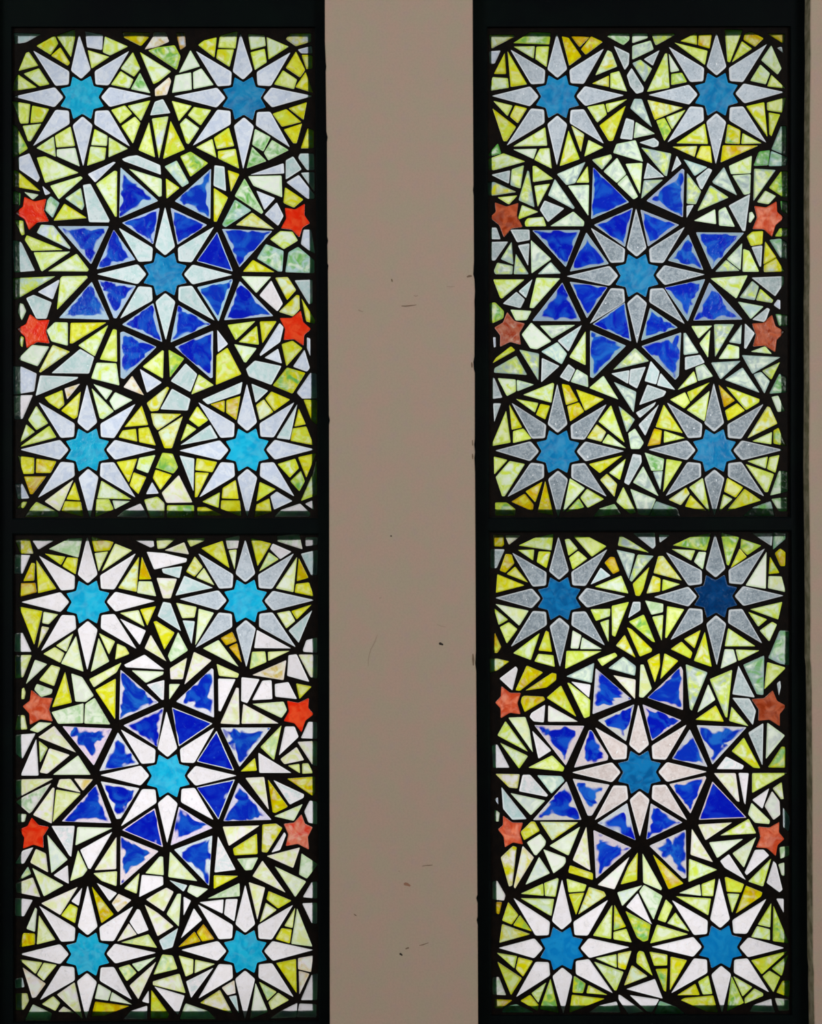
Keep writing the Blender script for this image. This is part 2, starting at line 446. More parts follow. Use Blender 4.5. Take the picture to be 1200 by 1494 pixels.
frame('window_1', open_left, PANELS[:2])
frame('window_2', open_right, PANELS[2:])
CARTOON_1 = '''
T 0 30
R c t 600,562 1100,552 945,915 607,1058 245,912 105,555 245,222 578,105 940,225
yY 265,185 400,110 425,170 370,250
yp 412,112 545,65 550,115 518,268
Y 440,195 512,310 495,330 372,255
c 622,80 752,105 745,215 635,195
yp 765,115 935,190 805,255 750,230
y 640,215 800,265 668,352
yp 970,230 1025,350 980,410 880,350
yp 880,368 975,430 945,495 810,468
pg 1022,380 1098,530 955,500
y 810,652 912,618 965,680 878,752
yp 930,622 1098,582 1030,732
y 1025,745 970,898 885,768 985,700
yp 795,850 935,935 792,998
yp 690,790 785,840 780,915 665,908
yp 660,918 775,928 765,1015 635,1060
y 400,840 515,772 548,915 412,925
py 265,930 392,845 408,995
p 415,940 550,928 582,1065 415,990
y 90,588 222,610 208,750 150,752
yY 235,620 360,645 310,740 222,748
yp 165,768 303,752 225,880 205,880
y 190,235 212,228 280,330 135,368
yp 285,348 362,465 290,480 172,388
y 130,392 270,488 92,515 105,440
q 100,90 300,100 190,160 110,172
yg 92,760 120,770 205,935 130,985 90,1000
Yo 890,85 1100,90 1085,125 1030,187 905,125
wo 1055,212 1115,122 1120,85 1210,85 1235,155 1150,192
yg 1080,218 1150,195 1275,180 1318,260 1290,360 1110,240
yp 1020,228 1250,372 1160,445 1120,465
wo 1130,500 1235,412 1250,440 1218,542 1132,552
q 1095,692 1130,592 1190,572 1245,675
yc 1108,715 1230,698 1160,1008
y 1088,740 1132,998 1010,945
T 230 30
R c m 633,568 1125,550 962,920 625,1078 260,910 125,553 283,225 605,95 967,235
oc 135,90 200,90 205,190 165,215
yY 95,730 200,940 40,1010
yY 295,178 340,145 432,122 415,270
y 455,110 585,78 568,205 442,198
yY 438,210 558,210 525,338 428,275
yp 660,100 780,105 790,185 680,215
yp 795,120 958,190 810,285
yp 678,232 782,205 797,305 710,362
Y 1010,225 1078,360 1040,415 935,345
y 915,362 1018,430 995,500 850,465
Y 1080,375 1135,528 1005,485
Y 1090,595 1065,725 955,640
Yy 838,680 940,645 1050,740 908,775
Y 920,795 1055,750 1015,895 990,895
pg 835,870 958,945 808,1020 775,965
pg 710,790 825,850 772,955 690,905
pg 690,920 795,1025 650,1078
yY 410,855 520,780 560,915 432,938
y 280,925 400,862 430,1000
yY 440,952 570,935 595,1080 442,1005
y 103,585 250,622 155,735
y 265,630 392,652 315,765 220,690
yp 205,710 305,785 228,900 210,895 162,755
p 240,215 310,335 155,382
p 320,348 410,470 262,500 258,378
p 130,400 245,378 250,505 105,528
Yc 935,135 970,95 1120,95 1120,155 1010,188
c 1022,212 1125,185 1130,240 1050,240
Y 1050,250 1095,250 1130,255 1130,350 1085,355
Y 1095,785 1140,800 1140,930 1045,932
q 1040,970 1140,970 1145,1090 1090,1090 1025,1000
T 0 230
c 130,0 215,-32 292,150 275,180 138,85
yp 268,0 330,-10 575,110 330,185
Y 100,90 130,100 295,245 95,210
py 365,205 590,135 605,150 430,305
c 308,205 370,260 330,275
p 175,250 285,270 240,308
g 100,240 150,260 145,350 95,340
S r 245,400 178,285 338,300 358,465 212,528 105,405
qg 370,280 435,330 385,440 330,385 345,310
Yy 470,335 635,440 390,460
qy 475,298 590,220 615,350 600,385
q 605,200 660,190 800,455 795,472 650,470
c 640,120 830,30 845,35 695,182
yp 700,192 835,95 855,100 852,430 840,430
q 890,10 940,-10 1000,-18 1170,55 1175,125 905,25
py 940,80 1180,155 1180,280 1160,285
b 880,70 1155,315 870,440
b 420,500 795,500 665,778
b 890,475 1165,365 1118,632
b 705,815 830,525 988,745
y 105,455 170,460 180,560 160,568
cy 300,488 390,495 515,655 510,668 268,548
y 180,600 195,565 460,672 232,680
py 245,690 515,685 310,828 300,825
yp 560,700 648,815 640,830 350,828
q 90,600 150,615 160,625 255,825 105,838
C q m 1205,850 1690,855 1563,1185 1210,1325 880,1170 712,850 870,515 1205,365 1558,508
T 230 230
qy 50,65 140,20 230,185 180,215
yg 165,-10 240,-45 370,40 240,140
yY 60,150 162,220 65,300
b 390,80 385,448 125,318
b 470,520 838,535 597,800
b 95,365 362,490 145,635
B 285,755 435,540 550,830
S r 1010,460 928,365 1075,335 1112,478 1035,582 900,515
c 675,125 920,40 925,115
p 660,135 905,130 910,290 700,205
q 935,20 990,-10 1052,85 935,160
q 1045,110 1145,105 1145,250
c 940,180 1030,125 1145,270 1145,300 1095,300
Yy 930,215 1065,305 995,365 918,330
q 415,55 488,65 500,245 408,205
Y 512,90 598,120 535,250
pg 635,150 772,395 760,412 562,280
c 720,240 858,295 780,382
c 870,325 920,425 880,498 782,415
Yy 410,220 515,290 430,468 410,465
qg 565,305 685,385 495,508 470,490
Yp 690,400 852,522 570,492
yp 895,535 985,540 1025,605 920,668 820,595
qg 790,630 920,680 910,830 880,830 725,735
Y 695,745 855,835 622,832
qg 1025,650 1145,750 1145,842 932,835 955,690
c 1065,525 1120,525 1150,700 1110,680 1045,630
T 0 390
yq 90,80 405,65 120,235 100,235
yp 440,80 455,65 635,62 640,75 415,310
c 275,180 430,90 435,100 385,235
q 190,225 245,200 378,255 340,375 265,375
p 140,260 170,268 192,320 160,388 130,330
b 670,105 798,382 430,370
b 715,90 993,135 850,372 830,370
b 890,418 1120,260 1185,545
b 878,475 900,468 1143,580 905,815 880,805
S r 258,465 218,340 362,382 362,555 195,590 120,450
y 145,500 175,510 165,585 140,560
p 235,565 360,578 275,722 130,670
py 340,460 400,400 495,402 495,572 375,540
Y 515,405 778,402 530,555 510,555
Yp 385,565 512,615 295,768 285,760
yp 790,420 692,650 570,570
q 585,595 688,655 650,775 375,772
y 825,450 852,455 855,690 728,672
py 705,695 850,700 872,862 665,810
y 1040,725 1185,605 1195,610 1190,812
T 230 390
b 150,275 390,415 95,548
b 288,145 545,85 548,100 445,395
b 600,100 845,355 485,385
b 125,580 405,462 402,805 385,808
yg 80,600 195,665 90,805
c 435,455 515,560 440,620
Yy 510,585 612,780 425,858 430,640
y 510,420 715,392 570,532
yY 725,425 740,565 590,545
Y 745,395 870,392 765,555
c 890,405 920,435 895,545 750,648 745,635
py 558,560 725,590 645,695 630,690
c 780,660 880,592 908,702
Yy 905,560 985,535 1058,590 940,722
c 1072,600 1112,735 1090,762 988,725
q 710,680 905,720 830,858 665,795 645,740
S r 1000,445 1045,315 1120,450 1065,572 920,530 890,370
c 1090,510 1115,520 1115,650 1090,590
p 610,65 830,68 720,188
w 830,95 915,265 875,322 742,205
Yp 858,75 950,70 1012,165 945,240
q 1000,95 1130,90 1130,260 1105,270
Yp 1015,200 1035,205 1038,305 990,358 885,325
Y 1050,225 1150,385 1148,412 1085,395
T 0 530
c 95,20 160,25 268,75 250,205 100,230
q 292,88 570,100 565,112 260,238
c 1020,40 1182,140 1072,215
wo 965,90 1052,235 900,175
R c t 638,632 1132,630 985,975 657,1125 280,978 150,630 285,288 635,160 985,300
Yy 325,250 455,195 470,300 430,335 360,290
wo 470,185 585,148 490,265
Y 590,205 565,390 540,408 445,345
p 680,150 822,200 775,268
p 840,210 968,268 835,345 798,275
py 668,180 832,350 750,408 728,400
Y 1035,308 1082,450 908,465
Yy 865,540 895,490 992,478 1002,572
Y 1010,475 1085,465 1138,600 1015,575
py 1135,668 1080,802 995,770 1015,690
Y 850,720 1002,695 940,870
Y 975,795 1068,830 1010,955 945,890
yp 740,855 960,992 710,985
p 820,1000 950,1005 838,1065
y 705,990 795,990 830,1065 695,1122
wy 535,850 435,1082 325,1008
Y 545,865 585,1000 485,992
Y 475,1005 590,1010 608,1120 448,1078
Y 130,675 250,690 248,805 172,808
Yo 265,695 412,715 370,800 262,800
oY 175,825 338,825 238,955 220,955
yp 265,310 352,438 265,488 205,415
yp 192,445 255,500 145,580
y 360,455 412,540 140,612
w 100,235 240,232 165,405 105,410
c 110,880 165,880 215,985 130,990
y 165,1010 200,1010 175,1055 120,1060
yp 265,1010 420,1085 430,1120 180,1120 230,1050
w 905,1075 1025,1022 1085,1125 850,1120
yw 1052,995 1150,972 1200,1020 1198,1125 1095,1128
c 1110,865 1160,950 1065,955
T 230 530
yg -5,745 35,652 110,660 150,760 115,805 -15,762
Yp -50,365 175,370 0,490 -30,450
Yp 185,385 105,620 50,620 5,500
Yp -80,290 70,170 85,180 5,345 -50,352
q 105,185 240,260 220,345 20,335
Y -15,775 105,815 20,925 -35,835
wy 155,815 255,1015 65,1018 30,945
yg 70,1035 265,1035 268,1125 65,1125
q 205,0 290,80 240,210 95,130
yw 300,80 412,160 245,228
Yg 945,30 1080,70 985,222 840,162
c 1115,70 1160,75 1165,255 1055,258 1015,215
R c t 655,632 1140,628 995,968 655,1118 308,975 163,637 300,287 652,155 995,288
q 325,265 620,135 605,220 365,300
Yo 385,300 490,270 488,360
Yo 502,270 605,238 575,415 500,360
q 685,148 808,200 715,288
Y 830,205 968,265 850,350 785,258
Yp 718,305 775,262 845,355 745,415
q 1020,298 965,558 868,545
Y 1030,330 1082,445 998,462
Yy 985,475 1085,460 1140,598 970,565
Y 1158,655 1085,835 1025,685
yY 1005,695 1032,765 965,835 875,735
yg 1045,785 1075,860 1035,935 968,860
Yy 745,865 862,918 722,1008
c 870,935 985,1005 850,1068 822,970
Y 815,985 832,1085 705,1125 722,1030
Y 570,850 592,990 468,985 475,910
yY 325,1010 455,940 445,1055
Y 465,1000 600,1000 612,1120 460,1060
q 160,672 268,695 262,935
Y 285,692 435,720 400,795 275,780
Y 275,795 375,800 290,975 272,978
yY 290,312 370,415 300,465 228,410
y 215,440 285,480 168,570
q 385,448 440,545 165,598
Y 1065,265 1165,268 1165,450 1125,420
yp 1135,800 1160,700 1165,960 1045,1005
w 1130,1000 1140,1070 1075,1025
w 1040,1022 1115,1095 1110,1120 850,1120 900,1070
Y 290,1050 350,1048 480,1110 290,1110
'''
CARTOON_2 = '''
T 0 760
R w t 642,592 1125,585 992,930 637,1083 303,945 160,592 288,258 637,120 988,240
pg 355,205 500,130 600,125 572,268
Yy 325,238 478,262 445,322
Y 490,265 570,272 552,390 455,330
Yo 665,115 830,155 800,215 690,225
y 840,165 965,215 742,368
yp 690,235 790,222 720,370
Yp 1015,260 998,518 862,490
Yo 1035,260 1105,425 1015,428
py 1012,440 1108,442 1140,550 1000,525
Y 1138,622 1075,765 1022,645
yp 875,672 1012,650 1055,772
w 875,712 1065,800 1020,905
y 722,818 840,878 795,975
yY 855,895 915,920 945,970 840,1012
py 720,852 798,1025 662,1102
yp 408,910 535,820 485,955
y 315,970 400,920 470,965 440,1035
py 555,838 610,1100 445,1040
Y 140,625 310,658 250,905
yp 318,662 425,682 355,755 308,745
Yw 305,768 360,778 275,930
Yo 230,305 255,310 250,435 170,440
Y 265,285 412,495 278,528
oY 148,455 258,452 268,520 140,555
Yw 110,140 215,130 245,240 150,238
w 235,140 395,140 280,210
w 110,245 222,250 165,385 105,385
w 110,820 165,815 230,955 105,955
yw 110,980 232,978 170,1140 110,1150
w 985,140 1120,140 1125,185 1100,195
w 1070,225 1200,235 1365,275 1360,300 1125,355
Y 1120,735 1140,730 1275,815 1200,940
wy 1100,830 1215,1025 1055,930
T 0 960
p 255,12 345,45 188,192
y 375,50 440,70 395,205 285,162
Y 475,100 525,325 380,360
p 520,112 600,140 685,275 625,320 550,318
pg 268,188 385,230 375,262 300,285 250,230
y 160,225 175,215 188,250 178,300 155,300
S n 282,370 228,232 385,292 385,462 218,488 165,352
y 130,415 180,418 200,520 110,525
py 285,468 380,475 275,545 215,525
w 115,560 260,550 165,735 115,700
w 265,590 282,858 150,858
yg 285,605 350,655 292,765
wy 360,658 510,708 345,845 290,835
wy 395,495 555,690 278,578
p 570,710 662,852 385,852
pg 375,395 610,330 608,475 425,480
pg 690,290 805,485 615,478 622,335
yw 650,155 888,32 850,105 685,215
Y 695,232 845,150 840,448
b 880,85 1158,325 870,452
b 455,498 818,515 685,785
b 900,492 1195,360 1148,650
b 860,542 1015,775 725,825
w 905,50 1055,-25 1200,85 920,68
p 960,90 1195,100 1190,120 1065,182
wq 1070,195 1200,160 1195,305 1180,305
C w t 1227,860 1722,858 1555,1178 1220,1345 885,1225 737,855 885,525 1215,395 1560,512
T 230 760
q 30,350 180,330 160,418 40,380
wy -8,415 142,422 95,565 40,565
q 0,695 40,590 95,600 172,805
pg 150,810 222,945 95,1030 75,985
wy 90,1075 215,998 185,1155 95,1155
wy 265,955 395,1018 195,1195
y -10,125 130,130 50,200 0,205
wy 50,215 195,155 230,245
y 210,130 345,125 340,145 240,190
R e t 642,585 1140,578 1005,918 648,1062 280,922 165,570 300,240 640,140 992,240
Y 318,200 475,145 525,345
wg 495,130 600,105 585,200 512,205
yp 518,215 578,208 562,355
Y 680,125 830,165 730,330
w 840,165 978,225 895,280 820,205
yg 812,228 885,280 740,370
yp 1018,262 992,520 862,492
Yo 1030,270 1102,415 1015,440
Y 1010,460 1105,448 1140,550 1000,522
Y 1125,610 1015,720 975,658
yp 870,672 965,655 1005,730 940,785
q 1130,650 1030,890 955,800
w 725,795 975,930 705,928
yg 690,955 785,952 795,1030 672,1082
y 805,955 965,948 808,1022
o 460,855 545,808 578,878 500,908
o 520,920 580,890 615,1035
py 330,930 445,868 592,1065
yp 135,597 285,628 270,705 180,710
py 300,640 412,670 275,908
q 182,725 272,732 248,898
Yp 272,258 330,335 270,408 208,370
yp 338,342 415,470 282,412
q 195,400 405,488 130,545
wg 870,110 1035,95 1058,208 875,150
w 1080,120 1170,120 1165,175 1080,185
q 1045,240 1170,210 1165,395 1120,395
w 1060,940 1085,870 1165,850 1165,962 1065,955
w 955,980 1015,972 1108,1175 945,1130
wy 1028,975 1170,975 1165,1150 1115,1140
T 230 960
py 85,190 165,190 85,305
wo 690,125 940,15 920,162
y 430,42 595,115 585,145 448,130
w 442,150 570,155 460,390 445,385
wy 575,215 592,220 598,485 458,478
w 612,140 745,155 655,330 610,315
w 765,165 832,162 838,300 690,308
w 855,190 955,175 1018,300 858,282
Y 1010,185 1125,208 1035,300
py 690,335 920,318 945,380 905,438
wy 625,335 885,478 612,480
b 395,75 408,85 412,435 135,318
b 460,508 828,508 598,795
B 105,360 402,478 155,645
B 285,755 430,530 560,822
S r 1035,400 1105,292 1140,410 1050,542 920,460 945,312
w 1100,465 1165,468 1165,590 1045,585
yg 905,490 850,745 750,650
w 930,500 1000,500 1030,575 885,712
wy 895,738 1015,648 1070,745 925,775
wy 1020,612 1165,605 1165,790 1130,780
w 735,690 978,838 742,838
Y 710,728 725,822 605,828
y 950,785 1035,772 1040,842
y 1055,770 1100,768 1135,840 1055,845
T 0 1120
wy 115,90 170,85 388,80 120,225 115,180
wg 115,250 165,215 375,112 235,318 215,335
wy 385,145 398,150 378,408 240,345
wy 435,85 515,82 590,182 415,140
wo 540,80 680,85 605,170
y 410,160 590,190 385,398
b 705,120 812,405 450,392
b 735,100 1018,150 880,372 850,375
B 890,455 1130,295 1190,580
b 880,498 1158,610 878,860
p 130,335 195,340 180,395 130,400
S r 250,480 232,362 358,432 318,585 168,592 140,450
wq 375,425 545,425 520,650 505,640
p 565,432 822,440 550,568
w 820,468 660,740 645,735 585,600
wy 850,505 848,740 690,748
pq 345,488 495,670 375,770
w 165,605 245,580 175,700 110,700
wy 262,592 335,625 352,765 220,692
py 570,600 638,745 605,790 512,828
w 495,710 502,848 390,785
qy 150,800 205,720 228,775 130,825
yp 680,770 855,755 850,865 740,825
py 1190,650 1195,785 1060,770 1165,648
T 0 1254
py 235,60 465,188 320,270
wy 115,175 240,130 295,275 120,240
yp 1018,98 998,250 905,212
w 1035,112 1190,125 1192,185 1015,275
w 165,285 240,295 175,415 110,410 110,280
R w t 640,690 1135,680 960,1020 628,1160 295,1022 150,690 288,340 640,195 968,345
wy 300,320 568,200 440,405
w 520,305 600,205 575,338
Yy 512,322 568,350 548,465 445,408
w 705,170 855,245 800,305
wo 865,250 960,295 860,385 815,320
Yo 670,195 830,400 740,465
w 1000,362 1020,365 1085,515 1005,545 945,455
wy 940,465 1000,548 855,598
yg 1085,545 1148,645 885,605
pg 1138,712 1010,818 962,762
yg 865,790 945,765 998,825 925,888
wy 1140,745 1010,1020 945,920
p 718,905 812,960 790,1030 692,1015
p 818,965 965,1058 800,1030
oY 695,1035 945,1068 765,1138 665,1145
wy 545,895 605,1165 415,985
y 390,995 440,1045 405,1105 305,1055
wy 465,1070 545,1120 425,1110
y 140,728 310,750 260,835
yp 320,752 415,768 320,885 270,840
wo 165,785 335,905 262,1005 235,1010
p 258,350 270,360 255,528 192,505
y 285,405 405,585 268,620
Yo 170,535 255,540 255,620 140,640
q 110,870 165,860 180,930 110,940
yw 115,975 200,975 212,1030 175,1095 115,1100
pq 240,1055 380,1120 370,1175 180,1175
w 1085,955 1088,1050 1035,1035
w 955,1105 1075,1065 1075,1165 900,1165
Yy 1105,950 1235,1130 1220,1160 1100,1160
T 230 1120
py 90,612 292,828 78,798
wq 440,500 570,745 415,765
Y 410,785 590,790 410,885
wy 475,430 745,422 520,572
Yy 550,590 725,480 730,630 560,640
Yw 765,415 865,408 912,440 800,620 760,615
w 925,470 938,490 895,600 830,620
pg 580,665 735,655 690,745 640,750
wy 795,645 1040,582 990,732
pg 1050,625 1170,705 1090,810 1032,780
S k 1040,475 1050,340 1132,435 1105,598 935,572 920,410
w 1110,240 1165,250 1165,415 1100,400 1070,320
py 1060,265 995,388 850,355
wq 845,90 1070,195 1065,220 965,270
Yo 805,85 952,285 860,330 840,325
Yo 945,80 1150,65 1150,185 1130,205
wy 640,75 778,68 812,308
b 590,110 832,380 480,390
B 285,145 565,85 445,380
b 155,285 402,440 95,568
b 400,495 120,598 375,862
T 230 1254
w -25,925 198,992 150,1135
yw -35,890 160,832 205,975 -35,915
yg -30,840 35,692 110,700 145,798
wy -95,328 0,388 118,488 0,560
wy 0,240 65,205 118,235 45,380 -85,292
q 10,590 150,500 110,640 40,660
q 85,150 218,188 190,235
p 235,185 370,215 290,278 215,235
py 145,250 172,250 155,490 65,398
w 190,270 245,300 190,410
wy 765,8 935,242 692,122
py 855,50 1085,160 1005,275
w 1125,165 1165,160 1165,285 1060,275
w 1055,320 1165,315 1165,470 1125,465
R w t 640,672 1130,660 990,1000 638,1160 302,1010 178,660 298,330 640,190 985,335
pg 365,285 598,172 600,268
w 305,312 482,292 475,395
w 498,290 585,288 560,452 485,400
wy 665,165 785,205 728,440
Yy 810,230 978,300 880,358 795,290
yw 790,315 870,368 745,460
y 1005,350 985,500 925,485
py 1018,355 1130,635 975,615
Y 905,500 980,510 965,612 860,580
Y 1010,725 1015,975 865,755
wo 1025,720 1135,700 1120,822 1025,800
wo 1030,810 1110,832 1035,985
yg 740,890 870,965 802,1030
y 880,970 960,1025 830,1098 808,1040
p 715,900 805,1110 675,1165
wo 560,880 570,975 510,990 468,935
q 520,1000 575,990 595,1125
Yw 455,950 545,1120 310,1045
y 155,700 262,728 258,830 205,855
yp 275,730 420,762 270,830
wq 408,790 245,1010 208,890
w 265,355 325,440 170,575
oY 335,470 415,580 325,598 285,530
oY 270,525 315,598 150,640
w 1125,840 1170,830 1165,1025 1045,1025
pq 205,1048 370,1105 430,1165 160,1165
w 1020,1045 1015,1150 820,1160 900,1105
w 1035,1050 1160,1055 1160,1150 1015,1150
'''
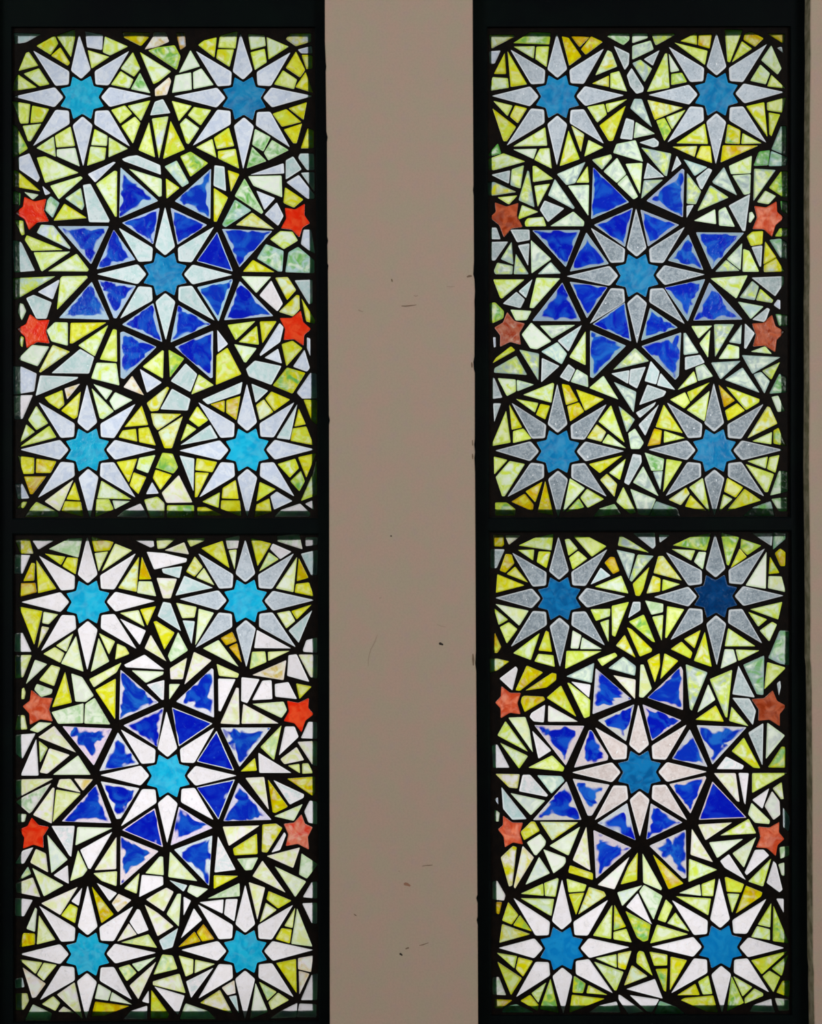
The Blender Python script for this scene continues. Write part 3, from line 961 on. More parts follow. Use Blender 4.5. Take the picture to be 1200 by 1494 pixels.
CARTOON_3 = '''
T 700 30
R e m 570,555 1050,545 905,895 565,1050 202,908 95,550 230,215 565,100 905,208
yg 245,165 370,85 520,90 510,175
yp 248,190 405,187 395,278
y 415,190 508,188 490,340 408,280
Yo 600,115 650,125 745,262 655,330
oY 665,110 805,122 730,195
Yo 815,115 900,155 775,250 740,210
pY 935,215 965,230 1005,335 845,400
Yp 820,460 945,400 945,485
yp 955,385 1020,368 1078,518 955,492
y 1080,572 935,672 920,608
yp 785,630 910,608 930,685 860,745
Yy 1068,620 975,875 945,880 875,765
Yp 670,765 765,830 740,960
yY 650,800 732,1010 585,1062
yp 795,870 905,925 765,992
yp 245,918 480,778 495,912
p 245,940 420,935 395,1010
yp 440,935 510,930 528,1080 400,1015
y 100,585 242,620 205,698
Y 260,618 348,640 280,750 222,700
Yy 95,640 268,775 200,880 175,880
Y 185,235 195,390 105,390
Yy 205,222 348,465 228,485
yp 95,412 208,420 215,490 75,512
Yp 70,105 250,105 255,118 85,205
c 70,225 155,218 110,315 75,315
pg 930,115 960,95 1095,95 1095,140 1050,180
d 980,185 1095,240 1090,320 1060,362
g 65,975 135,895 160,970 70,990
dy 820,1015 960,975 968,1000 895,1088
T 920 30
p 15,95 130,95 128,128 15,165
pd 15,185 150,145 172,210 15,285
yd 155,100 320,95 325,105 185,182
d 215,215 165,330 98,282
dy 15,310 75,285 160,350 105,450
d -25,400 10,345 100,490 95,520 45,535 0,480
dp 0,640 30,570 85,572 160,780
d -75,860 -30,710 30,730 15,870
pd 40,738 182,825 25,858
d 65,890 175,855 210,885 205,915 170,925
pd -125,965 -100,900 40,872 95,1030
dy 80,925 300,970 268,1135 250,1130
d 340,985 375,1045 300,1105
d 125,1035 250,1140 98,1155
R e m 630,538 1120,522 990,888 625,1042 275,885 138,543 285,195 630,95 995,175
y 320,160 565,220 545,325
Yy 365,150 485,88 488,178
Yo 500,105 595,100 580,205 495,180
y 690,65 820,70 728,305 710,300
Yo 835,100 880,80 975,130 910,192 825,140
yY 815,150 890,205 742,305
py 1030,180 1105,350 1075,395 955,290
py 950,320 1020,385 990,465 875,440
y 1030,395 1135,495 1000,480
y 1138,560 1110,672 1000,655 998,598
yY 845,625 978,595 1002,850
yY 1010,670 1095,685 1030,845 1015,830
Yg 712,755 805,800 800,900 692,895
y 820,820 960,895 810,900
Yo 675,910 935,912 660,1035
yY 335,895 545,750 568,900
Yp 305,920 490,915 470,995
Y 515,915 585,915 598,1040 480,1000
Yp 125,578 385,635 180,725
yp 405,650 305,795 262,705
yg 190,730 250,710 300,800 250,880
yp 255,240 270,240 288,490 122,520
p 282,240 360,365 295,378
yg 300,390 378,380 415,448 300,470
Yo 1000,95 1130,100 1120,170
d 1070,200 1105,190 1120,240
dg 1100,770 1140,770 1140,985 1030,940
gd 940,955 1020,945 1008,1055 900,1060
qg 1028,950 1150,1000 1135,1060 1010,1062
T 920 230
dy 100,165 240,160 80,300
qp 390,12 565,70 470,135
d 480,150 570,75 600,90 525,232 510,225
dy 415,110 518,245 480,340 412,335
d 412,350 465,345 412,440
py 720,60 888,-15 880,115 735,120
pd 745,130 880,120 875,262 830,272
dp 598,175 685,68 780,275 610,190
dy 585,200 720,290 490,390
p 465,460 620,375 628,485
pd 645,385 695,358 765,505 648,495
d 718,350 875,265 840,535 820,535
dy 905,80 1062,90 900,318
yg 1100,100 1150,100 1150,290 1110,285 1012,220
py 985,240 1065,280 1010,340 925,325
S n 1005,450 905,352 1068,318 1125,440 1035,578 892,520
p 870,400 890,395 910,430 878,475 865,470
gd 1095,315 1150,320 1150,415 1105,390
Yy 890,540 970,535 965,632 880,645 850,575
d 885,652 965,640 955,795 945,795
Y 985,610 1068,728 972,780
Yd 1065,730 1125,830 975,835 975,785
dg 1015,600 1095,590 1145,620 1145,740 1095,730
yg 1090,515 1150,515 1150,575 1055,575
dy 620,832 700,745 800,825
pd 705,740 818,622 805,820
py 825,665 870,680 942,832 820,832
b 380,80 395,90 385,435 118,315
b 480,545 832,548 598,815
b 75,378 358,490 130,648
b 275,750 425,560 535,820
T 700 230
yp 65,10 175,-32 335,28 112,90 65,90
pd 905,100 1005,0 1072,120 1002,185
pd 1005,190 1075,125 1158,285 1125,305
py 1065,45 1190,38 1172,265
C G m 1150,860 1640,852 1495,1210 1150,1350 808,1208 640,865 815,515 1143,375 1495,508
d 85,125 225,92 215,190
dy 235,85 325,55 300,225 225,200
dy 350,95 362,100 402,362 285,310
yp 388,60 410,60 540,155 390,178
yp 400,205 515,190 425,360
dY 60,180 110,178 270,250 110,275 60,275
y 130,290 278,275 215,342
dp 550,155 695,365 685,375 500,275
dp 565,120 775,30 700,185 635,200
y 790,60 800,182 705,182
pd 645,205 800,198 795,425
d 475,312 620,370 500,470 440,380
yp 310,345 430,395 280,452
yp 330,470 350,442 465,432 488,500 335,502
pd 685,392 765,465 762,500 515,500
S D 195,450 112,325 285,330 315,505 178,582 75,435
d 85,510 125,510 155,595 85,595
d 225,525 365,525 368,600 275,618
d 85,615 210,612 115,750 85,750
dy 235,612 248,780 155,740
d 280,640 365,625 355,790
pd 375,600 525,740 380,845
dy 265,700 360,850 250,850
dy 130,765 245,790 240,850 115,850 105,825
dp 520,760 595,845 425,850
b 830,70 1092,325 815,448
b 385,530 735,528 630,798
b 835,490 1120,365 1062,652
b 780,545 945,775 660,830
T 700 390
yp 100,88 330,88 165,228 150,220
qd 388,85 340,225 285,175
d 270,178 332,235 300,298 170,265
py 415,75 590,80 395,298 365,295
yg 75,260 115,255 180,320 175,370 95,408 75,400
py 225,308 380,318 345,385 265,388
S K 218,455 202,325 332,410 302,565 150,580 108,440
c 100,510 118,510 120,580 105,585
p 378,402 525,540 420,598 370,590 308,490
pd 440,425 700,420 530,520
dq 748,420 650,615 570,535
qp 568,545 640,630 600,708 450,615
yp 775,465 775,715 655,655
d 455,660 585,720 450,840
dy 290,600 435,630 430,825
Yy 95,700 120,660 230,575 262,605
dy 270,645 348,785 105,768 110,735
d 650,705 700,745 655,835 585,800
pd 710,742 790,790 795,875 665,835
b 605,110 740,392 385,390
b 658,105 935,145 785,372
b 825,415 1060,255 1108,540
b 808,460 1070,572 830,808 808,800
dy 1135,588 1238,685 975,748
d 960,775 1095,750 1085,850
T 920 390
d 0,745 115,725 50,885 -10,850
b 250,148 548,85 420,395
b 578,110 820,380 460,388
b 145,295 348,440 80,535
b 372,475 355,790 330,822 82,575
py 585,80 858,58 775,228
dy 890,98 940,140 910,240 798,220
yd 950,155 1045,240 1035,260 918,240
d 885,75 1120,65 1120,120 1058,212
pq 785,250 975,285 880,378
d 1000,295 1020,305 985,400 890,382
c 1075,235 1095,240 1095,310 1045,275
gd 1060,340 1150,350 1150,430 1085,425
py 445,428 600,425 500,520
py 585,455 568,660 505,555
dy 612,415 760,415 620,655
dp 815,415 808,560 720,545
d 838,408 910,480 845,595 832,590
py 715,560 795,580 795,665 645,668
S D 990,490 1035,345 1130,470 1058,620 895,578 888,410
py 878,615 985,575 1035,632
dp 815,640 1098,655 892,778
yd 1095,690 1030,820 962,755
dp 590,695 808,682 660,818
dp 820,730 945,915 690,820
d 400,655 510,638 545,695 400,750
dp 390,480 405,478 500,625 390,640
pd 475,730 540,705 605,795 495,830
yp 465,755 490,835 345,895
q 150,682 215,760 190,855 105,830
q 222,770 330,895 195,860
T 700 530
d 95,105 110,110 168,250 95,260
py 132,108 265,118 268,205 200,240
pd 272,120 400,155 275,205
py 905,90 1015,265 800,180
dp 980,135 1145,208 1125,360
dy 1015,310 1135,410 1075,505
d 1120,660 1180,670 1185,720 1090,890 1055,870
yp 1050,900 1145,1090 1100,1098 998,1010
pg 875,1060 985,1025 1035,1100 830,1120
yg 115,1015 200,1015 265,1065 260,1110 115,1110
R G m 572,645 1052,640 925,970 575,1122 208,972 120,637 238,292 568,155 925,302
yp 318,230 535,142 545,150 525,288
yp 265,260 430,290 405,360
Yy 445,295 515,310 480,410 412,375
Yo 600,150 655,160 720,275 632,305
Y 705,190 910,262 770,348
Yo 640,312 725,285 765,352 662,425
yp 960,305 1060,580 868,425
Yp 855,445 925,500 890,572 785,545
py 938,515 1070,620 895,580
Yy 1045,672 878,802 798,735
yp 1068,695 1025,852 945,798
Yp 930,805 1005,880 985,975 880,850
py 660,838 770,910 610,1085
yp 785,915 910,990 790,1055 735,980
yg 725,985 765,1050 630,1085
Yo 335,935 460,862 408,1015
Yo 480,858 540,1110 425,1085
oY 330,950 395,1030 390,1080 232,1010
y 105,680 205,705 108,812
yp 220,712 332,735 185,970 165,970 118,830
y 195,345 228,578 85,605
Yy 218,300 312,468 235,485
y 320,475 382,550 245,582 245,495
d 100,292 158,292 108,430
T 920 530
dp 900,80 955,62 1020,130 980,222
dg 1088,75 1140,100 1140,212 1015,222
d 125,155 265,205 245,240 65,305
d 40,360 190,280 175,310 70,400
d 210,300 110,530 60,450
pd -15,510 35,475 100,580 70,625 5,625
pd 20,870 95,750 208,970
pd 0,915 188,990 140,1110 65,1105
dg 190,1005 345,1060 365,1115 130,1115
R G m 615,637 1110,632 975,968 615,1110 262,965 138,630 272,290 610,150 970,300
y 290,265 400,210 438,285 395,330
yY 415,210 582,138 440,280
yp 580,200 545,425 412,340
oY 645,155 765,272 685,322
yY 700,170 945,262 940,285 845,342
Y 780,290 838,345 712,420 692,345
Yp 1000,315 1020,320 1075,440 855,548
yp 1035,500 1030,592 890,568
Yg 1082,470 1138,605 1045,585 1045,490
y 1090,668 1060,800 998,770 1015,685
yp 855,715 1005,680 990,768
y 842,735 1050,808 1005,940 985,940
Y 708,835 825,905 770,980 685,935
Yy 835,915 955,1000 700,1080
yp 680,955 748,990 650,1080
yp 430,905 530,835 580,1085
Yp 280,995 408,905 435,950 370,1035
Y 440,960 560,1080 400,1045
pg 105,650 248,698 238,782 155,785
y 265,698 380,718 240,942
dp 165,790 238,785 220,925
Yy 245,300 385,510 185,465
oY 175,475 232,490 220,590 125,605
y 248,492 400,545 245,580
p 1030,245 1080,235 1130,350 1075,355
pg 1085,785 1150,790 1150,935 1020,965
pg 1030,990 1145,975 1145,1080 1085,1080
dg 1025,1005 1055,1115 820,1115 900,1050
'''
CARTOON_4 = '''
T 700 760
R G T 583,567 1060,552 912,905 587,1060 232,915 120,562 242,235 577,118 930,210
yp 285,180 400,125 540,95 525,215
yp 280,212 400,210 392,290
yY 432,222 520,225 490,345 418,300
yp 622,135 655,130 718,205 650,255
y 685,110 800,118 928,185 820,262
y 720,218 788,275 680,355 655,268
oY 955,262 985,265 1022,365 975,388 912,305
q 885,340 958,400 810,465
yp 1035,398 1088,530 840,480
y 1092,590 990,845 968,835 965,620
yp 810,645 955,640 952,695 850,730
yp 945,718 942,885 880,740
p 680,798 745,835 722,932 665,930
pq 750,848 895,935 735,935
y 635,948 890,950 625,1080
yp 245,965 440,818 375,1015
Yy 485,800 505,810 530,955 430,945
y 430,970 540,980 550,1065 400,1025
py 115,605 360,655 290,765
yp 105,635 210,720 140,760
y 215,738 278,790 200,895 148,775
Yo 190,240 235,245 255,310 190,378 148,362
Y 260,332 355,450 198,388
Y 130,388 330,470 120,525
Yo 100,100 175,105 180,175 165,188 100,185
wy 185,105 305,105 215,175
d 80,205 185,208 125,345 80,345
oy 105,820 115,820 160,920 130,965 100,960
Yp 75,1005 130,1005 218,1025 130,1090 75,1110
dp 1000,210 1135,240 1090,425
Yp 995,910 1060,830 1140,998
y 860,1010 990,960 1008,985 895,1060
dp 940,1075 1050,990 1142,1060 1135,1130
T 920 760
yd -90,180 -75,105 0,145 138,232
dy 55,245 172,255 10,445 -5,430
Yy 140,335 95,500 70,548 40,545 18,460
d 75,590 75,650 -15,710 20,590
yg -10,735 100,682 182,885 160,880
Yy -25,775 10,790 160,935 155,955 70,990
Y 125,1015 215,965 218,1060 180,1180
Yy 250,965 352,1020 220,1155
d 20,90 180,85 185,185 165,205
d 210,100 290,105 215,160
R G N 625,550 1115,545 960,890 632,1048 298,865 178,555 265,232 620,100 980,205
yg 310,178 440,118 590,90 555,218
yp 302,205 475,215 445,290
pg 500,225 555,228 530,355 465,298
yg 662,85 795,120 720,325 705,320
yg 810,130 958,180 855,250 805,200
Yy 800,200 852,262 732,345
p 995,225 990,495 842,470
Yg 1020,260 1090,380 1010,388
py 1010,402 1105,405 1135,520 1005,490
yp 1110,590 1080,720 875,645
yp 860,662 1000,718 935,772
yp 1035,735 1072,755 1015,880 945,800
yp 715,782 915,915 690,915
pq 690,935 755,938 778,1025 660,1078
yp 770,938 945,945 790,1022
Yy 515,795 470,930 392,862
Yy 375,880 455,960 440,1005 295,935
yY 545,808 595,1065 465,1020
pg 108,580 242,605 240,665 155,685
yp 160,700 242,685 230,875
y 270,622 395,645 265,855 255,850
Yp 205,258 240,255 378,435 170,380
Yp 165,398 222,420 218,515 118,530
yp 238,425 365,462 232,512
d 890,90 1040,90 1032,185
dg 1045,80 1140,90 1135,130 1042,210
Yo 1055,235 1095,200 1135,230 1130,330 1095,330
dg 1090,800 1160,800 1160,1055 1090,1040 1008,1000
T 920 960
py 75,48 98,48 158,225 95,290 65,285
dg 825,50 978,-18 972,270 925,265
y 1000,30 1138,70 978,230
d 1070,185 1095,165 1100,210 1085,275
d 790,55 910,288 745,265
yd 580,155 745,85 708,435 695,430
dy 405,45 565,105 450,385 435,370
pd 570,190 622,305 490,398
Yy 475,450 625,345 685,465
d 745,290 870,295 918,385 895,490
yp 740,355 865,498 722,460
S D 1020,370 1040,235 1140,350 1092,498 935,458 885,300
d 972,475 965,785 862,545
pd 1000,470 1130,565 990,738
yY 830,580 950,805 900,800 740,680
Yg 1105,645 1135,650 1135,800 1005,798
wq 700,718 830,785 820,812 630,810
b 370,60 385,90 385,380 125,290
b 485,490 850,505 600,778
b 90,338 375,455 158,605
b 305,735 435,520 565,795
T 700 960
C v T 1168,833 1655,830 1512,1180 1170,1297 845,1180 680,835 848,510 1160,345 1508,490
w 145,150 265,60 280,80 240,238
Yo 345,55 465,105 295,240 262,235
Yo 335,238 530,108 562,115 560,160 490,215
Yy 595,200 708,430 490,290
y 640,180 660,185 808,305 805,425 765,440
w 668,172 812,195 800,290
dp 632,135 838,35 820,182
Yo 310,285 330,275 468,282 480,305 330,395 302,320
w 480,340 470,470 395,462 365,430 380,400
wp 502,345 720,465 500,465
S n 215,325 160,205 302,255 300,410 155,440 115,325
py 210,435 335,430 365,520 390,690
yp 190,460 355,685 130,565
yp 150,618 355,715 290,808
w 90,640 130,630 220,800 100,800
w 385,530 525,675 430,735
y 530,710 620,800 610,828 355,800
b 848,75 1110,300 825,410
b 400,490 765,495 630,785
b 865,455 1130,338 1070,608
b 690,800 800,525 820,528 940,715 935,745
wy 975,125 1140,158 1135,300
T 700 1120
Yw 115,45 295,48 278,152 215,145
wq 315,52 370,52 500,200 490,212 288,172
qp 420,55 600,62 622,95 525,190
q 160,140 345,375 240,380 172,300
pq 225,185 480,240 375,348
c 110,230 135,215 138,270
p 112,305 148,330 140,395 112,390
S n 228,475 172,350 318,402 318,560 185,582 135,450
Y 378,392 405,395 440,460 325,530 300,470
Yp 440,395 722,398 530,532
p 445,482 485,535 480,565 415,640 400,635 345,545
py 735,430 650,642 510,570
p 465,595 628,655 630,690 610,720 540,772
wy 780,430 810,750 680,675
Y 660,712 828,770 828,820 648,765
pq 435,650 515,770 335,855
wY 315,570 398,655 260,882 250,870
Yw 245,570 272,580 240,860 215,868 155,655
b 635,100 745,380 390,382
b 680,80 950,125 820,350 790,350
b 860,405 1078,258 1140,530
b 832,455 1110,585 850,810
wp 1095,650 985,888 862,855
Yy 1155,618 1150,822 1030,852 1085,720
T 920 1120
py 90,625 232,880 225,895 95,840
Yo 165,632 390,845 280,888
wy 450,445 605,690 440,635
yp 430,665 635,745 425,835
wy 495,415 745,400 550,530
yw 655,495 865,372 920,480
p 575,545 825,520 635,660
py 920,505 830,730 745,625
w 720,630 845,820 690,730 655,680
w 910,600 975,598 1015,640 850,785 835,765
yp 1030,660 970,868 860,830
w 1045,680 1065,700 1112,890 1090,910 995,840
p 1080,705 1125,690 1130,790 1105,785
pg 1090,580 1160,570 1160,640 1095,665
S n 1025,510 1088,395 1125,520 1062,645 918,582 932,430
py 885,255 1020,385 1015,412 910,402 860,340
w 1015,150 965,300 890,235
wp 1035,170 1090,245 1095,345 1045,382 980,280
yw 1105,105 1120,230 1100,230 1038,150
q 1115,290 1160,350 1165,400 1155,470 1115,430
y 890,40 1150,38 890,185
w 790,38 865,40 840,270 830,250
wy 610,40 770,40 798,250 780,245
b 285,120 548,62 555,75 440,335
B 600,100 850,365 500,380
b 150,260 382,400 118,525
b 140,570 405,452 410,805 385,808
T 700 1254
wp 95,160 130,155 190,260 180,300 95,290
R w u 600,650 1090,640 970,972 612,1122 270,1000 145,645 252,285 603,150 935,298
yp 300,250 465,175 470,265
yp 472,172 570,135 578,145 555,272 478,265
yp 300,282 545,288 525,412 500,400
y 635,140 782,185 765,232 650,240
Yy 652,252 765,242 705,405
Yp 800,200 910,235 925,265 720,402
y 970,330 962,580 828,555
Yg 985,330 1070,490 980,518
y 978,528 1072,505 1112,605 978,582
yp 845,720 1000,690 1002,790
Yp 1010,685 1110,665 1065,805 1012,790
yp 835,745 1052,820 1000,955 985,955
Yg 690,848 775,905 755,975 678,970
yY 795,915 935,988 780,975
Yy 675,985 915,1015 655,1118
yp 488,895 430,1045 378,975
Yy 370,985 432,1060 425,1105 298,1030
yg 518,870 580,1120 440,1090
y 125,680 275,705 255,795
Y 285,712 390,740 318,855 265,800
Yy 130,745 310,865 230,990
Yy 210,310 285,405 235,475 165,445
Yg 295,405 385,525 245,480
Yp 165,470 370,545 145,608
oY 115,310 165,310 145,400 115,390
wg 95,860 140,855 195,990 95,985
Yo 110,1018 240,1025 165,1085 110,1085
qg 190,1070 270,1055 400,1115 160,1115
wq 870,1065 1000,1035 1030,1115 800,1115
w 1015,985 1030,990 1200,1110 1085,1125 1015,1020
pq 1005,240 1188,188 1042,340
T 920 1254
w -5,988 212,1020 160,1112 125,1110
w -30,945 180,870 238,1015
Yp 12,770 128,852 -45,920
yY 50,690 65,665 100,675 165,850 45,755
Yg -35,375 150,475 130,590 95,600 50,570
w -30,345 55,245 160,475
pg 65,235 100,185 235,265 170,440
R w u 660,637 1120,645 1010,965 670,1112 302,972 160,637 308,300 650,140 990,290
py 355,245 508,180 518,265
y 520,180 620,140 605,268 525,265
y 332,268 590,285 570,408
Yy 690,130 705,128 832,180 810,240 705,235
yp 708,248 798,252 745,390
Yo 845,190 965,240 955,270 770,395
yp 1030,315 1022,495 930,475
yp 925,485 1020,510 1020,588 882,565
yg 1045,335 1158,610 1040,595
yY 882,735 1148,668 960,838
yg 1155,690 1105,850 1032,795
y 1015,810 1095,858 1045,968 965,850
yp 752,850 892,930 820,1000
yp 905,940 970,975 970,995 835,1052 835,1010
yg 740,850 830,1045 705,1108
yp 570,845 600,980 530,985 495,890
Y 340,990 475,905 508,988
Yy 368,1025 395,1010 605,990 640,1115 560,1110
yY 140,672 272,695 270,772 175,775
Yg 185,798 272,795 262,965 245,955
Yy 295,708 415,735 290,955
y 260,290 310,340 258,460 200,440
yp 330,385 432,525 270,465
y 195,475 425,545 145,612
w 1065,285 1120,285 1120,390
Yg 1110,885 1165,880 1160,1005 1065,970
wg 1055,1010 1160,1020 1160,1100 1085,1105
wq 1030,1015 1035,1060 1060,1115 870,1110 900,1060
qg 215,1030 340,1075 400,1125 175,1125
'''

# ------------------------------------------------------------------ stained glass
C = dict(c=(206, 216, 234), w=(247, 240, 241), p=(226, 242, 216), q=(188, 216, 214), d=(172, 190, 190), e=(186, 197, 207),
         G=(132, 144, 152), v=(214, 198, 192), y=(216, 234, 82), Y=(224, 218, 0), o=(212, 168, 0), g=(112, 186, 84),
         t=(8, 164, 210), m=(10, 116, 174), T=(6, 84, 140), N=(0, 46, 96), u=(4, 122, 194),
         r=(246, 40, 8), n=(214, 74, 36), k=(232, 128, 96), D=(150, 52, 20), K=(190, 108, 80))
SECOND = dict(c=(226, 232, 242), w=(252, 246, 250), p=(236, 240, 230), q=(214, 226, 226), d=(196, 206, 206), e=(204, 212, 220),
              G=(158, 168, 175), v=(226, 214, 210), y=(236, 246, 160), Y=(234, 238, 70), o=(224, 196, 12), g=(150, 206, 120),
              t=(30, 186, 224), m=(30, 138, 190), T=(16, 112, 170), N=(4, 62, 118), u=(20, 138, 202),
              r=(252, 84, 40), n=(244, 130, 92), k=(230, 66, 44), D=(196, 92, 54), K=(168, 56, 26))
BLUE = [((4, 36, 184), (20, 88, 198)), ((2, 22, 178), (18, 80, 194)), ((6, 46, 180), (28, 102, 198))]
BARE = [(176, 202, 226), (238, 230, 238), (150, 172, 190), (216, 204, 206)]

def panes_of(text):
    """read the traced cartoon of one panel; returns rosettes and loose panes in photo pixels"""
    ros, loose = [], []
    ox = oy = 0.0
    for ln in text.strip().splitlines():
        p = ln.split()
        if p[0] == 'T':
            ox, oy = float(p[1]), float(p[2])
            continue
        pts = [tuple(float(v) for v in q.split(',')) for q in p[1:] if ',' in q]
        pts = [(ox + x / 5.0, oy + y / 5.0) for x, y in pts]
        if p[0] in 'RC':
            ros.append(dict(big=p[0] == 'C', petal=p[1], star=p[2], c=pts[0], tips=pts[1:]))
        elif p[0] == 'S':
            c, t = Vector(pts[0]), [Vector(q) for q in pts[1:]]
            c = sum(t, Vector((0, 0))) / 5 * 0.6 + c * 0.4
            t.sort(key=lambda q: math.atan2(q.y - c.y, q.x - c.x))
            poly = []
            for i in range(5):
                mid = (t[i] + t[(i + 1) % 5]) / 2
                inn = c + (mid - c) * 0.74
                poly += [tuple(t[i]), tuple(inn)]
            loose.append(('S' + p[1], poly))
        else:
            loose.append((p[0], pts))
    return ros, loose

PANE_LABEL = dict(r='bright red star pane', n='orange red star pane', k='peach coloured star pane', D='dark rust red star pane',
                  K='peach and rust star pane', t='bright cyan star pane', m='mid blue star pane', T='deep blue star pane',
                  N='dark navy star pane', u='sky blue star pane')

def pane_mesh(name, poly, code, pi, base, parent, cut=2.0):
    """one solid pane: ground edge, slightly raised face, clear rear"""
    if area2(poly) < 0:
        poly = poly[::-1]
    poly = fillet(poly, cut)
    c = centroid(poly)
    r = inradius(poly, c)
    kind = 'paint'
    head = code[0]
    if head in 'bB':
        kind = 'pool'
        c1, c2 = random.choice(BLUE)
        if head == 'B':
            c1, c2 = (2, 20, 178), (12, 50, 188)
        edge = tuple(v * random.uniform(0.94, 1.03) for v in BARE[pi])
        k2 = random.uniform(0.34, 0.66) + (-0.10, 0.08, -0.14, 0.04)[pi] if head == 'b' else 0.10
    else:
        if head == 'S':
            head = code[1]
            code = head
        c1 = C[head]
        c2 = C[code[1]] if len(code) > 1 else SECOND[head]
        if head in 'cGevdqw' and (len(code) == 1 or code[1] in 'cGevdqw'):
            kind = 'clear'
        if head == 'w' and len(code) > 1:      # only a breath of colour on the white panes
            c2 = tuple(a * 0.45 + b * 0.55 for a, b in zip(c1, c2))
        if pi == 1 and head in 'py' or pi == 3 and head == 'p':        # paler mix in the lower panels
            c1 = tuple(a * 0.5 + b * 0.5 for a, b in zip(c1, (247, 244, 232)))
            c2 = tuple(a * 0.5 + b * 0.5 for a, b in zip(c2, (247, 244, 232)))
        ef = dict(y=(0.88, 0.91, 0.55), Y=(0.88, 0.90, 0.5), o=(0.86, 0.80, 0.4), p=(0.88, 0.95, 0.76), w=(0.97, 0.95, 0.90),
                  g=(0.7, 0.9, 0.6)).get(head, (0.86, 0.94, 0.90))
        edge = tuple(v * q for v, q in zip(c1, ef))
        if kind == 'clear':
            edge = tuple(min(255, v * 0.35 + 255 * 0.62) for v in c1)  # whitened edge colour imitates light caught by the bevel
        if head in 'tmTNurnkDK':
            edge = tuple(v * 0.85 + (45 if head in 'DKtmTN' else 12) for v in c1)
        k2 = min(0.5, 2.6 / r)
        j = random.uniform(0.95, 1.03)
        c1, c2 = tuple(v * j for v in c1), tuple(v * j for v in c2)
    k1 = min(0.3, 0.9 / r)
    k2 = max(k2, k1 + 0.05)
    n = len(poly)
    verts, rim = [], []
    for k, dy, rv in ((0, 0.0, 1.0), (k1, -0.0004, 0.85), (k2, -0.0006, 0.0)):
        for p in poly:
            q = W(p[0] + (c[0] - p[0]) * k, p[1] + (c[1] - p[1]) * k, YG)
            verts.append(Vector((q.x, YG + dy, q.z)))
            rim.append(rv)
    faces, mi = [], []
    for b in (0, n):
        for i in range(n):
            j = (i + 1) % n
            faces.append((b + i, b + j, b + n + j, b + n + i))
            mi.append(0)
    q = W(c[0], c[1], YG)
    verts.append(Vector((q.x, YG - 0.0006, q.z)))
    rim.append(-0.25 if kind == 'pool' else 0.0)
    for i in range(n):
        faces.append((2 * n + i, 2 * n + (i + 1) % n, 3 * n))
        mi.append(0)
    b = len(verts)
    for p in poly:
        q = W(p[0], p[1], YG)
        verts.append(Vector((q.x, YG + 0.0010, q.z)))
        rim.append(1.0)
    for i in range(n):
        j = (i + 1) % n
        faces.append((j, i, b + i, b + j))
        mi.append(1)
    faces.append(tuple(range(b + n - 1, b - 1, -1)))
    mi.append(1)
    return dict(name=name, label=PANE_LABEL.get(head) if name in ('red_star', 'star_centre') else None, verts=verts, faces=faces, mi=mi, rim=rim, c1=lin(c1), c2=lin(c2), edge=lin(edge),
                kind=kind, grain=(dict(G=0.62, d=0.55, e=0.5, v=0.35).get(head, 0.16) if kind == 'clear' else dict(r=0.0, n=0.12, k=0.3, D=0.06, K=0.3, t=0.05, m=0.05, T=0.0, N=0.0, u=0.0, o=0.25, Y=0.5).get(head, 0.9)), origin=W(c[0], c[1], YG), poly=poly, area=abs(area2(poly)) / 2)

def emit_pane(pm, parent, base):
    """link one pane as its own object under its parent"""
    o0 = pm['origin']
    o = mesh_obj(pm['name'], [v - o0 for v in pm['verts']], pm['faces'], [GLASS[pm['kind']], BACK], parent, o0 - base, pm['mi'])
    paint_attr(o, pm['rim'], [pm['c1']] * len(pm['rim']), [pm['c2']] * len(pm['rim']), [pm['edge']] * len(pm['rim']), [pm['grain']] * len(pm['rim']))
    return tag(o, pm['label'])

def paint_attr(o, rim, c1, c2, e, grain):
    me = o.data
    for nm, cs, al in (('tint', c1, rim), ('swirl', c2, grain), ('edge', e, None)):
        a = me.attributes.new(nm, 'FLOAT_COLOR', 'POINT')
        flat = []
        for i, cc in enumerate(cs):
            flat += [cc[0], cc[1], cc[2], (al[i] if al else 1.0)]
        a.data.foreach_set('color', flat)

def emit_many(name, pms, parent, base):
    verts, faces, mi, rim, c1, c2, e, gr = [], [], [], [], [], [], [], []
    kinds = ['paint', 'clear', 'pool']
    for pm in pms:
        b = len(verts)
        verts += [v - base for v in pm['verts']]
        faces += [tuple(b + i for i in f) for f in pm['faces']]
        mi += [3 if m else kinds.index(pm['kind']) for m in pm['mi']]
        n = len(pm['verts'])
        rim += pm['rim']
        c1 += [pm['c1']] * n
        c2 += [pm['c2']] * n
        e += [pm['edge']] * n
        gr += [pm['grain']] * n
    o = mesh_obj(name, verts, faces, [GLASS[k] for k in kinds] + [BACK], parent, (0, 0, 0), mi)
    paint_attr(o, rim, c1, c2, e, gr)
    return tag(o, kind='stuff')

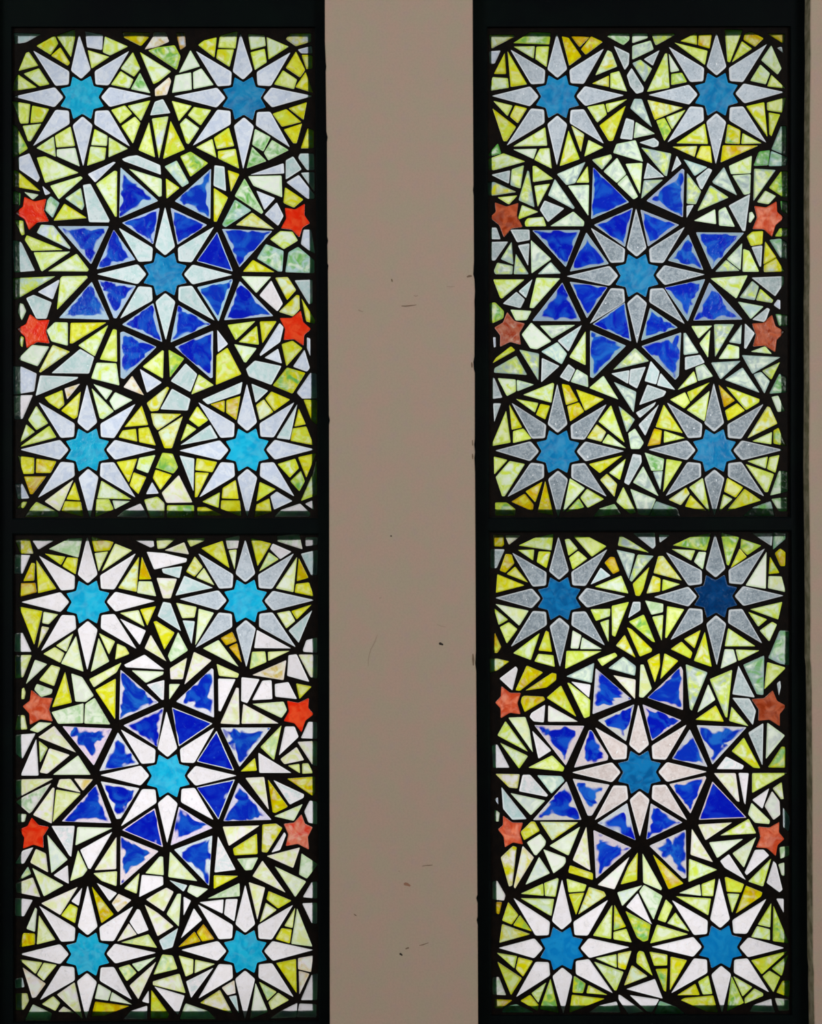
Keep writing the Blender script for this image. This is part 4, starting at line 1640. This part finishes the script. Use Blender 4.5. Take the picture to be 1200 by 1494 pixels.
def build_panel(pi, text, label):
    rect = PANELS[pi]['rect']
    day = PANELS[pi]['day']
    shrink = grow(rect, -0.02)
    bl, br = W(*rect[3], YG), W(*rect[2], YG)
    base = Vector(((bl.x + br.x) / 2, YG + 0.002, min(bl.z, br.z)))
    root = bpy.data.objects.new('stained_glass_panel', None)
    root.empty_display_size = 0.05
    col.objects.link(root)
    root.location = base
    tag(root, label, 'glass panel', 'stained glass panels of the two windows')
    ros, loose = panes_of(text)
    blue = [(i, p) for i, p in enumerate(loose) if p[0] in 'bB']
    used = set()
    all_panes = []
    for R in ros:
        c = Vector(R['c'])
        tips = [Vector(t) for t in R['tips']]
        tips.sort(key=lambda t: math.atan2(t.y - c.y, t.x - c.x))
        ang = [math.atan2(t.y - c.y, t.x - c.x) for t in tips]
        R['panes'] = []
        star = []
        for i in range(8):
            a0 = ang[i]
            a1 = ang[(i + 1) % 8]
            if a1 < a0:
                a1 += 2 * math.pi
            u = Vector((math.cos(a0), math.sin(a0)))
            v = Vector((-u.y, u.x))
            L = (tips[i] - c).length
            hw = 14.6
            pet = [c + u * 27.2, c + u * 40.0 + v * hw, c + u * (L + 1.5), c + u * 40.0 - v * hw]
            R['panes'].append(('petal', [tuple(q) for q in pet], R['petal']))
            am = (a0 + a1) / 2
            star.append(tuple(c + u * 23.6))
            star.append(tuple(c + Vector((math.cos(am), math.sin(am))) * 34.0))
        R['panes'].append(('star_centre', star, R['star']))
        hull = [tuple(c + (t - c) * (1.035 if not R['big'] else 1.06)) for t in tips]
        R['hull'] = [hull]
        for i, (code, poly) in enumerate(loose):
            if i in used:
                continue
            ct = centroid(poly)
            if R['big']:
                if code in 'bB':
                    used.add(i)
                    inner = inside(ct, hull)
                    R['panes'].append(('blue_triangle', poly, code))
                    R['hull'].append(grow(poly, 3.0) if not inner else hull)
            elif code[0] != 'S' and inside(ct, hull):
                used.add(i)
                R['panes'].append(('wedge', poly, code))
    rest = [(('red_star' if p[0][0] == 'S' else 'pane'), p[1], p[0]) for i, p in enumerate(loose) if i not in used]
    # panes as solids
    for R in ros:
        R['solid'] = [pane_mesh(nm, poly, code, pi, base, None, 2.6 if nm == 'petal' else 1.6) for nm, poly, code in R['panes']]
        all_panes += R['solid']
    rest = [pane_mesh(nm, poly, code, pi, base, None, 1.8) for nm, poly, code in rest]
    all_panes += rest
    # the leading: everything in the panel that is not glass
    g = 0.45
    pts, tris = plate(shrink, [grow(p['poly'], g) for p in all_panes])
    groups = [[] for _ in range(len(ros) + 1)]
    for t in tris:
        ct = (sum(pts[i][0] for i in t) / 3, sum(pts[i][1] for i in t) / 3)
        k = len(ros)
        for j, R in enumerate(ros):
            if any(inside(ct, h) for h in R['hull']):
                k = j
                break
        groups[k].append(t)
    def lead(name, idx, panes, parent, extra=None):
        tr = groups[idx]
        ids = sorted({i for t in tr for i in t})
        mp = {i: k for k, i in enumerate(ids)}
        h = -0.0012
        top = [W(pts[i][0], pts[i][1], YG) + Vector((0, h, 0)) for i in ids]
        verts = list(top)
        faces = [tuple(mp[i] for i in t) for t in tr]
        n = len(verts)
        verts += [Vector((v.x, YG + 0.0009, v.z)) for v in top]
        faces += [tuple(n + mp[i] for i in reversed(t)) for t in tr]
        for p in panes:
            a = grow(p['poly'], g)
            m = len(a)
            b = len(verts)
            verts += [W(q[0], q[1], YG) + Vector((0, h, 0)) for q in a]
            verts += [W(q[0], q[1], YG) + Vector((0, 0.0002, 0)) for q in p['poly']]
            verts += [W(q[0], q[1], YG) + Vector((0, 0.0009, 0)) for q in a]
            for r in range(2):
                for i in range(m):
                    j = (i + 1) % m
                    faces.append((b + r * m + i, b + r * m + j, b + (r + 1) * m + j, b + (r + 1) * m + i))
        return mesh_obj(name, [v - base for v in verts], faces, [LEAD], parent, (0, 0, 0))
    for j, R in enumerate(ros):
        nm = 'central_rosette' if R['big'] else 'corner_rosette'
        part = lead(nm, j, R['solid'], root)
        for p in R['solid']:
            emit_pane(p, part, base)
    lead('lead_came', len(ros), rest, root)
    rest.sort(key=lambda p: -p['area'])
    plain = [p for p in rest if p['name'] == 'pane']
    for p in rest:
        if p['name'] == 'red_star':
            emit_pane(p, root, base)
    for p in plain[:100]:
        emit_pane(p, root, base)
    if plain[100:]:
        emit_many('small_panes', plain[100:], root, base)
    # added green film along the glass edge, outer stop's shade put into its colour
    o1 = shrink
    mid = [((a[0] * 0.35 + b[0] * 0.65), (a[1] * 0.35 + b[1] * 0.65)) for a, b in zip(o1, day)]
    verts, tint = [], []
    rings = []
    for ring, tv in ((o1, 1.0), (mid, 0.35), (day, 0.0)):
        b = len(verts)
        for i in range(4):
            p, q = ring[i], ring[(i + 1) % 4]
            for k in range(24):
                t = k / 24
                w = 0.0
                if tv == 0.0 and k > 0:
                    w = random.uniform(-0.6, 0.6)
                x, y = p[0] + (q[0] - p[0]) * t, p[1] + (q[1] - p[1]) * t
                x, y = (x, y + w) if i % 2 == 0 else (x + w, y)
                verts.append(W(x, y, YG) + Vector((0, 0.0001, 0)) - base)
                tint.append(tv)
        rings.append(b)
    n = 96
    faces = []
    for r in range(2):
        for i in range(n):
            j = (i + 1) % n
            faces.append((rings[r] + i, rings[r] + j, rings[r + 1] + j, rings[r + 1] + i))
    o = mesh_obj('rim_shade_film', verts, faces, [RIM_SHADE], root, (0, 0, 0))
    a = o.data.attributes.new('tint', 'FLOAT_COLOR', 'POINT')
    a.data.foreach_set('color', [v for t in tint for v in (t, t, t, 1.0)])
    return root

for i, (txt, lab) in enumerate((
        (CARTOON_1, 'upper stained glass panel of the left window, four vivid red stars'),
        (CARTOON_2, 'lower stained glass panel of the left window, pinkish white petals'),
        (CARTOON_3, 'upper stained glass panel of the right window, brownish red stars'),
        (CARTOON_4, 'lower stained glass panel of the right window, two navy stars near its top'))):
    build_panel(i, txt, lab)

# ------------------------------------------------------------------ marks and specks on the plaster pier
SPECK = principled('dark_speck', (0.008, 0.006, 0.005), 0.6)
MARKS = {'dark': principled('brown_mark', (0.20, 0.145, 0.10), 0.9), 'red': principled('rust_mark', (0.34, 0.19, 0.13), 0.9),
         'faint': principled('faint_mark', (0.40, 0.32, 0.26), 0.9)}

def speck(px, py, lx, ly, ang, label):
    bm = bmesh.new()
    bmesh.ops.create_icosphere(bm, subdivisions=3, radius=1.0)
    for v in bm.verts:
        k = 1 + 0.25 * math.sin(v.co.x * 5 + 1) * math.cos(v.co.z * 4) - 0.25 * v.co.x
        v.co = Vector((v.co.x * lx, v.co.y * 0.0006, v.co.z * ly * k))
        a = math.radians(ang)
        v.co = Vector((v.co.x * math.cos(a) - v.co.z * math.sin(a), v.co.y, v.co.x * math.sin(a) + v.co.z * math.cos(a)))
    me = bpy.data.meshes.new('speck')
    bm.to_mesh(me)
    bm.free()
    me.materials.append(SPECK)
    o = bpy.data.objects.new('speck', me)
    col.objects.link(o)
    o.location = W(px, py, -0.0004)
    return tag(o, label, 'speck', 'dark specks on the plaster wall')

speck(644, 939.5, 0.0034, 0.0017, -22, 'dark elongated speck on the plaster wall beside the right window, the larger upper one')
speck(585.5, 1392.5, 0.0026, 0.0013, -38, 'black slanted speck low on the plaster wall between the windows')
speck(571, 782, 0.0011, 0.0010, 0, 'tiny dark dot on the plaster wall level with the window crossbars')

def mark(name, pts, width, m):
    """thin smear or scratch in the paint, a part of the wall"""
    L, R = [], []
    n = len(pts)
    for i in range(n):
        a, b = Vector(pts[max(0, i - 1)]), Vector(pts[min(n - 1, i + 1)])
        t = (b - a).normalized()
        s = Vector((-t.y, t.x)) * width * (0.35 + 0.65 * math.sin(math.pi * (i + 0.5) / n)) * random.uniform(0.7, 1.2) / 2
        p = Vector(pts[i])
        L.append(p + s)
        R.append(p - s)
    loop = [tuple(q) for q in L + R[::-1]]
    k = len(loop)
    verts = [W(p[0], p[1], -0.00025) for p in loop] + [W(p[0], p[1], 0.0002) for p in loop]
    faces = [(i, i + 1, k - 2 - i, k - 1 - i) for i in range(n - 1)]
    faces += [(i, (i + 1) % k, k + (i + 1) % k, k + i) for i in range(k)]
    return mesh_obj(name, verts, faces, [MARKS[m]], wall)

mark('scratch', [(616.5, 1263.6), (621, 1262.8), (626, 1262.6), (631.5, 1262.0)], 1.3, 'dark')
mark('scratch', [(612, 1379.5), (617, 1378.6), (621, 1377.0), (625.5, 1375.6)], 1.3, 'dark')
mark('stain', [(589.5, 1290), (592, 1289.6), (595, 1290.4), (599, 1292.6)], 4.2, 'red')
mark('stain', [(592, 1384.6), (594.5, 1383.4), (597, 1382.8)], 2.6, 'dark')
mark('stain', [(582, 1271), (583.5, 1271.4)], 2.0, 'faint')
mark('stain', [(516.5, 1333.5), (518.5, 1335), (520.5, 1336)], 1.8, 'dark')
mark('scratch', [(586, 446.4), (592, 446.6), (598, 446.0), (608, 444.8)], 1.5, 'dark')
mark('scratch', [(652, 418.0), (658, 418.6), (664, 417.8)], 1.2, 'faint')
mark('stain', [(523, 452), (526, 453.6), (530, 455)], 2.6, 'faint')
mark('stain', [(571.5, 407), (572.2, 409), (572.6, 411)], 1.8, 'dark')
mark('stain', [(604, 431), (607, 432.4), (610, 431)], 1.8, 'faint')
mark('stain', [(681.5, 404), (685, 402.8), (688.8, 402.6)], 3.6, 'dark')
mark('stain', [(688.6, 528.6), (688.8, 532), (689.0, 536.4)], 2.6, 'dark')
mark('stain', [(689.6, 642), (689.8, 646), (690.0, 650)], 2.0, 'dark')
mark('stain', [(689.8, 662), (690.0, 666), (690.0, 670)], 2.0, 'dark')
mark('stain', [(690.4, 954), (690.8, 962), (691.0, 971)], 2.8, 'dark')
mark('scratch', [(551, 926), (547, 937), (541, 948), (538, 960), (537.4, 972)], 0.9, 'faint')
mark('scratch', [(638, 911), (644, 913.6), (651, 915)], 0.9, 'faint')
mark('stain', [(553.5, 872.8), (555, 872.4), (557, 872.0)], 1.6, 'faint')
mark('stain', [(653, 116), (654, 117)], 1.8, 'faint')
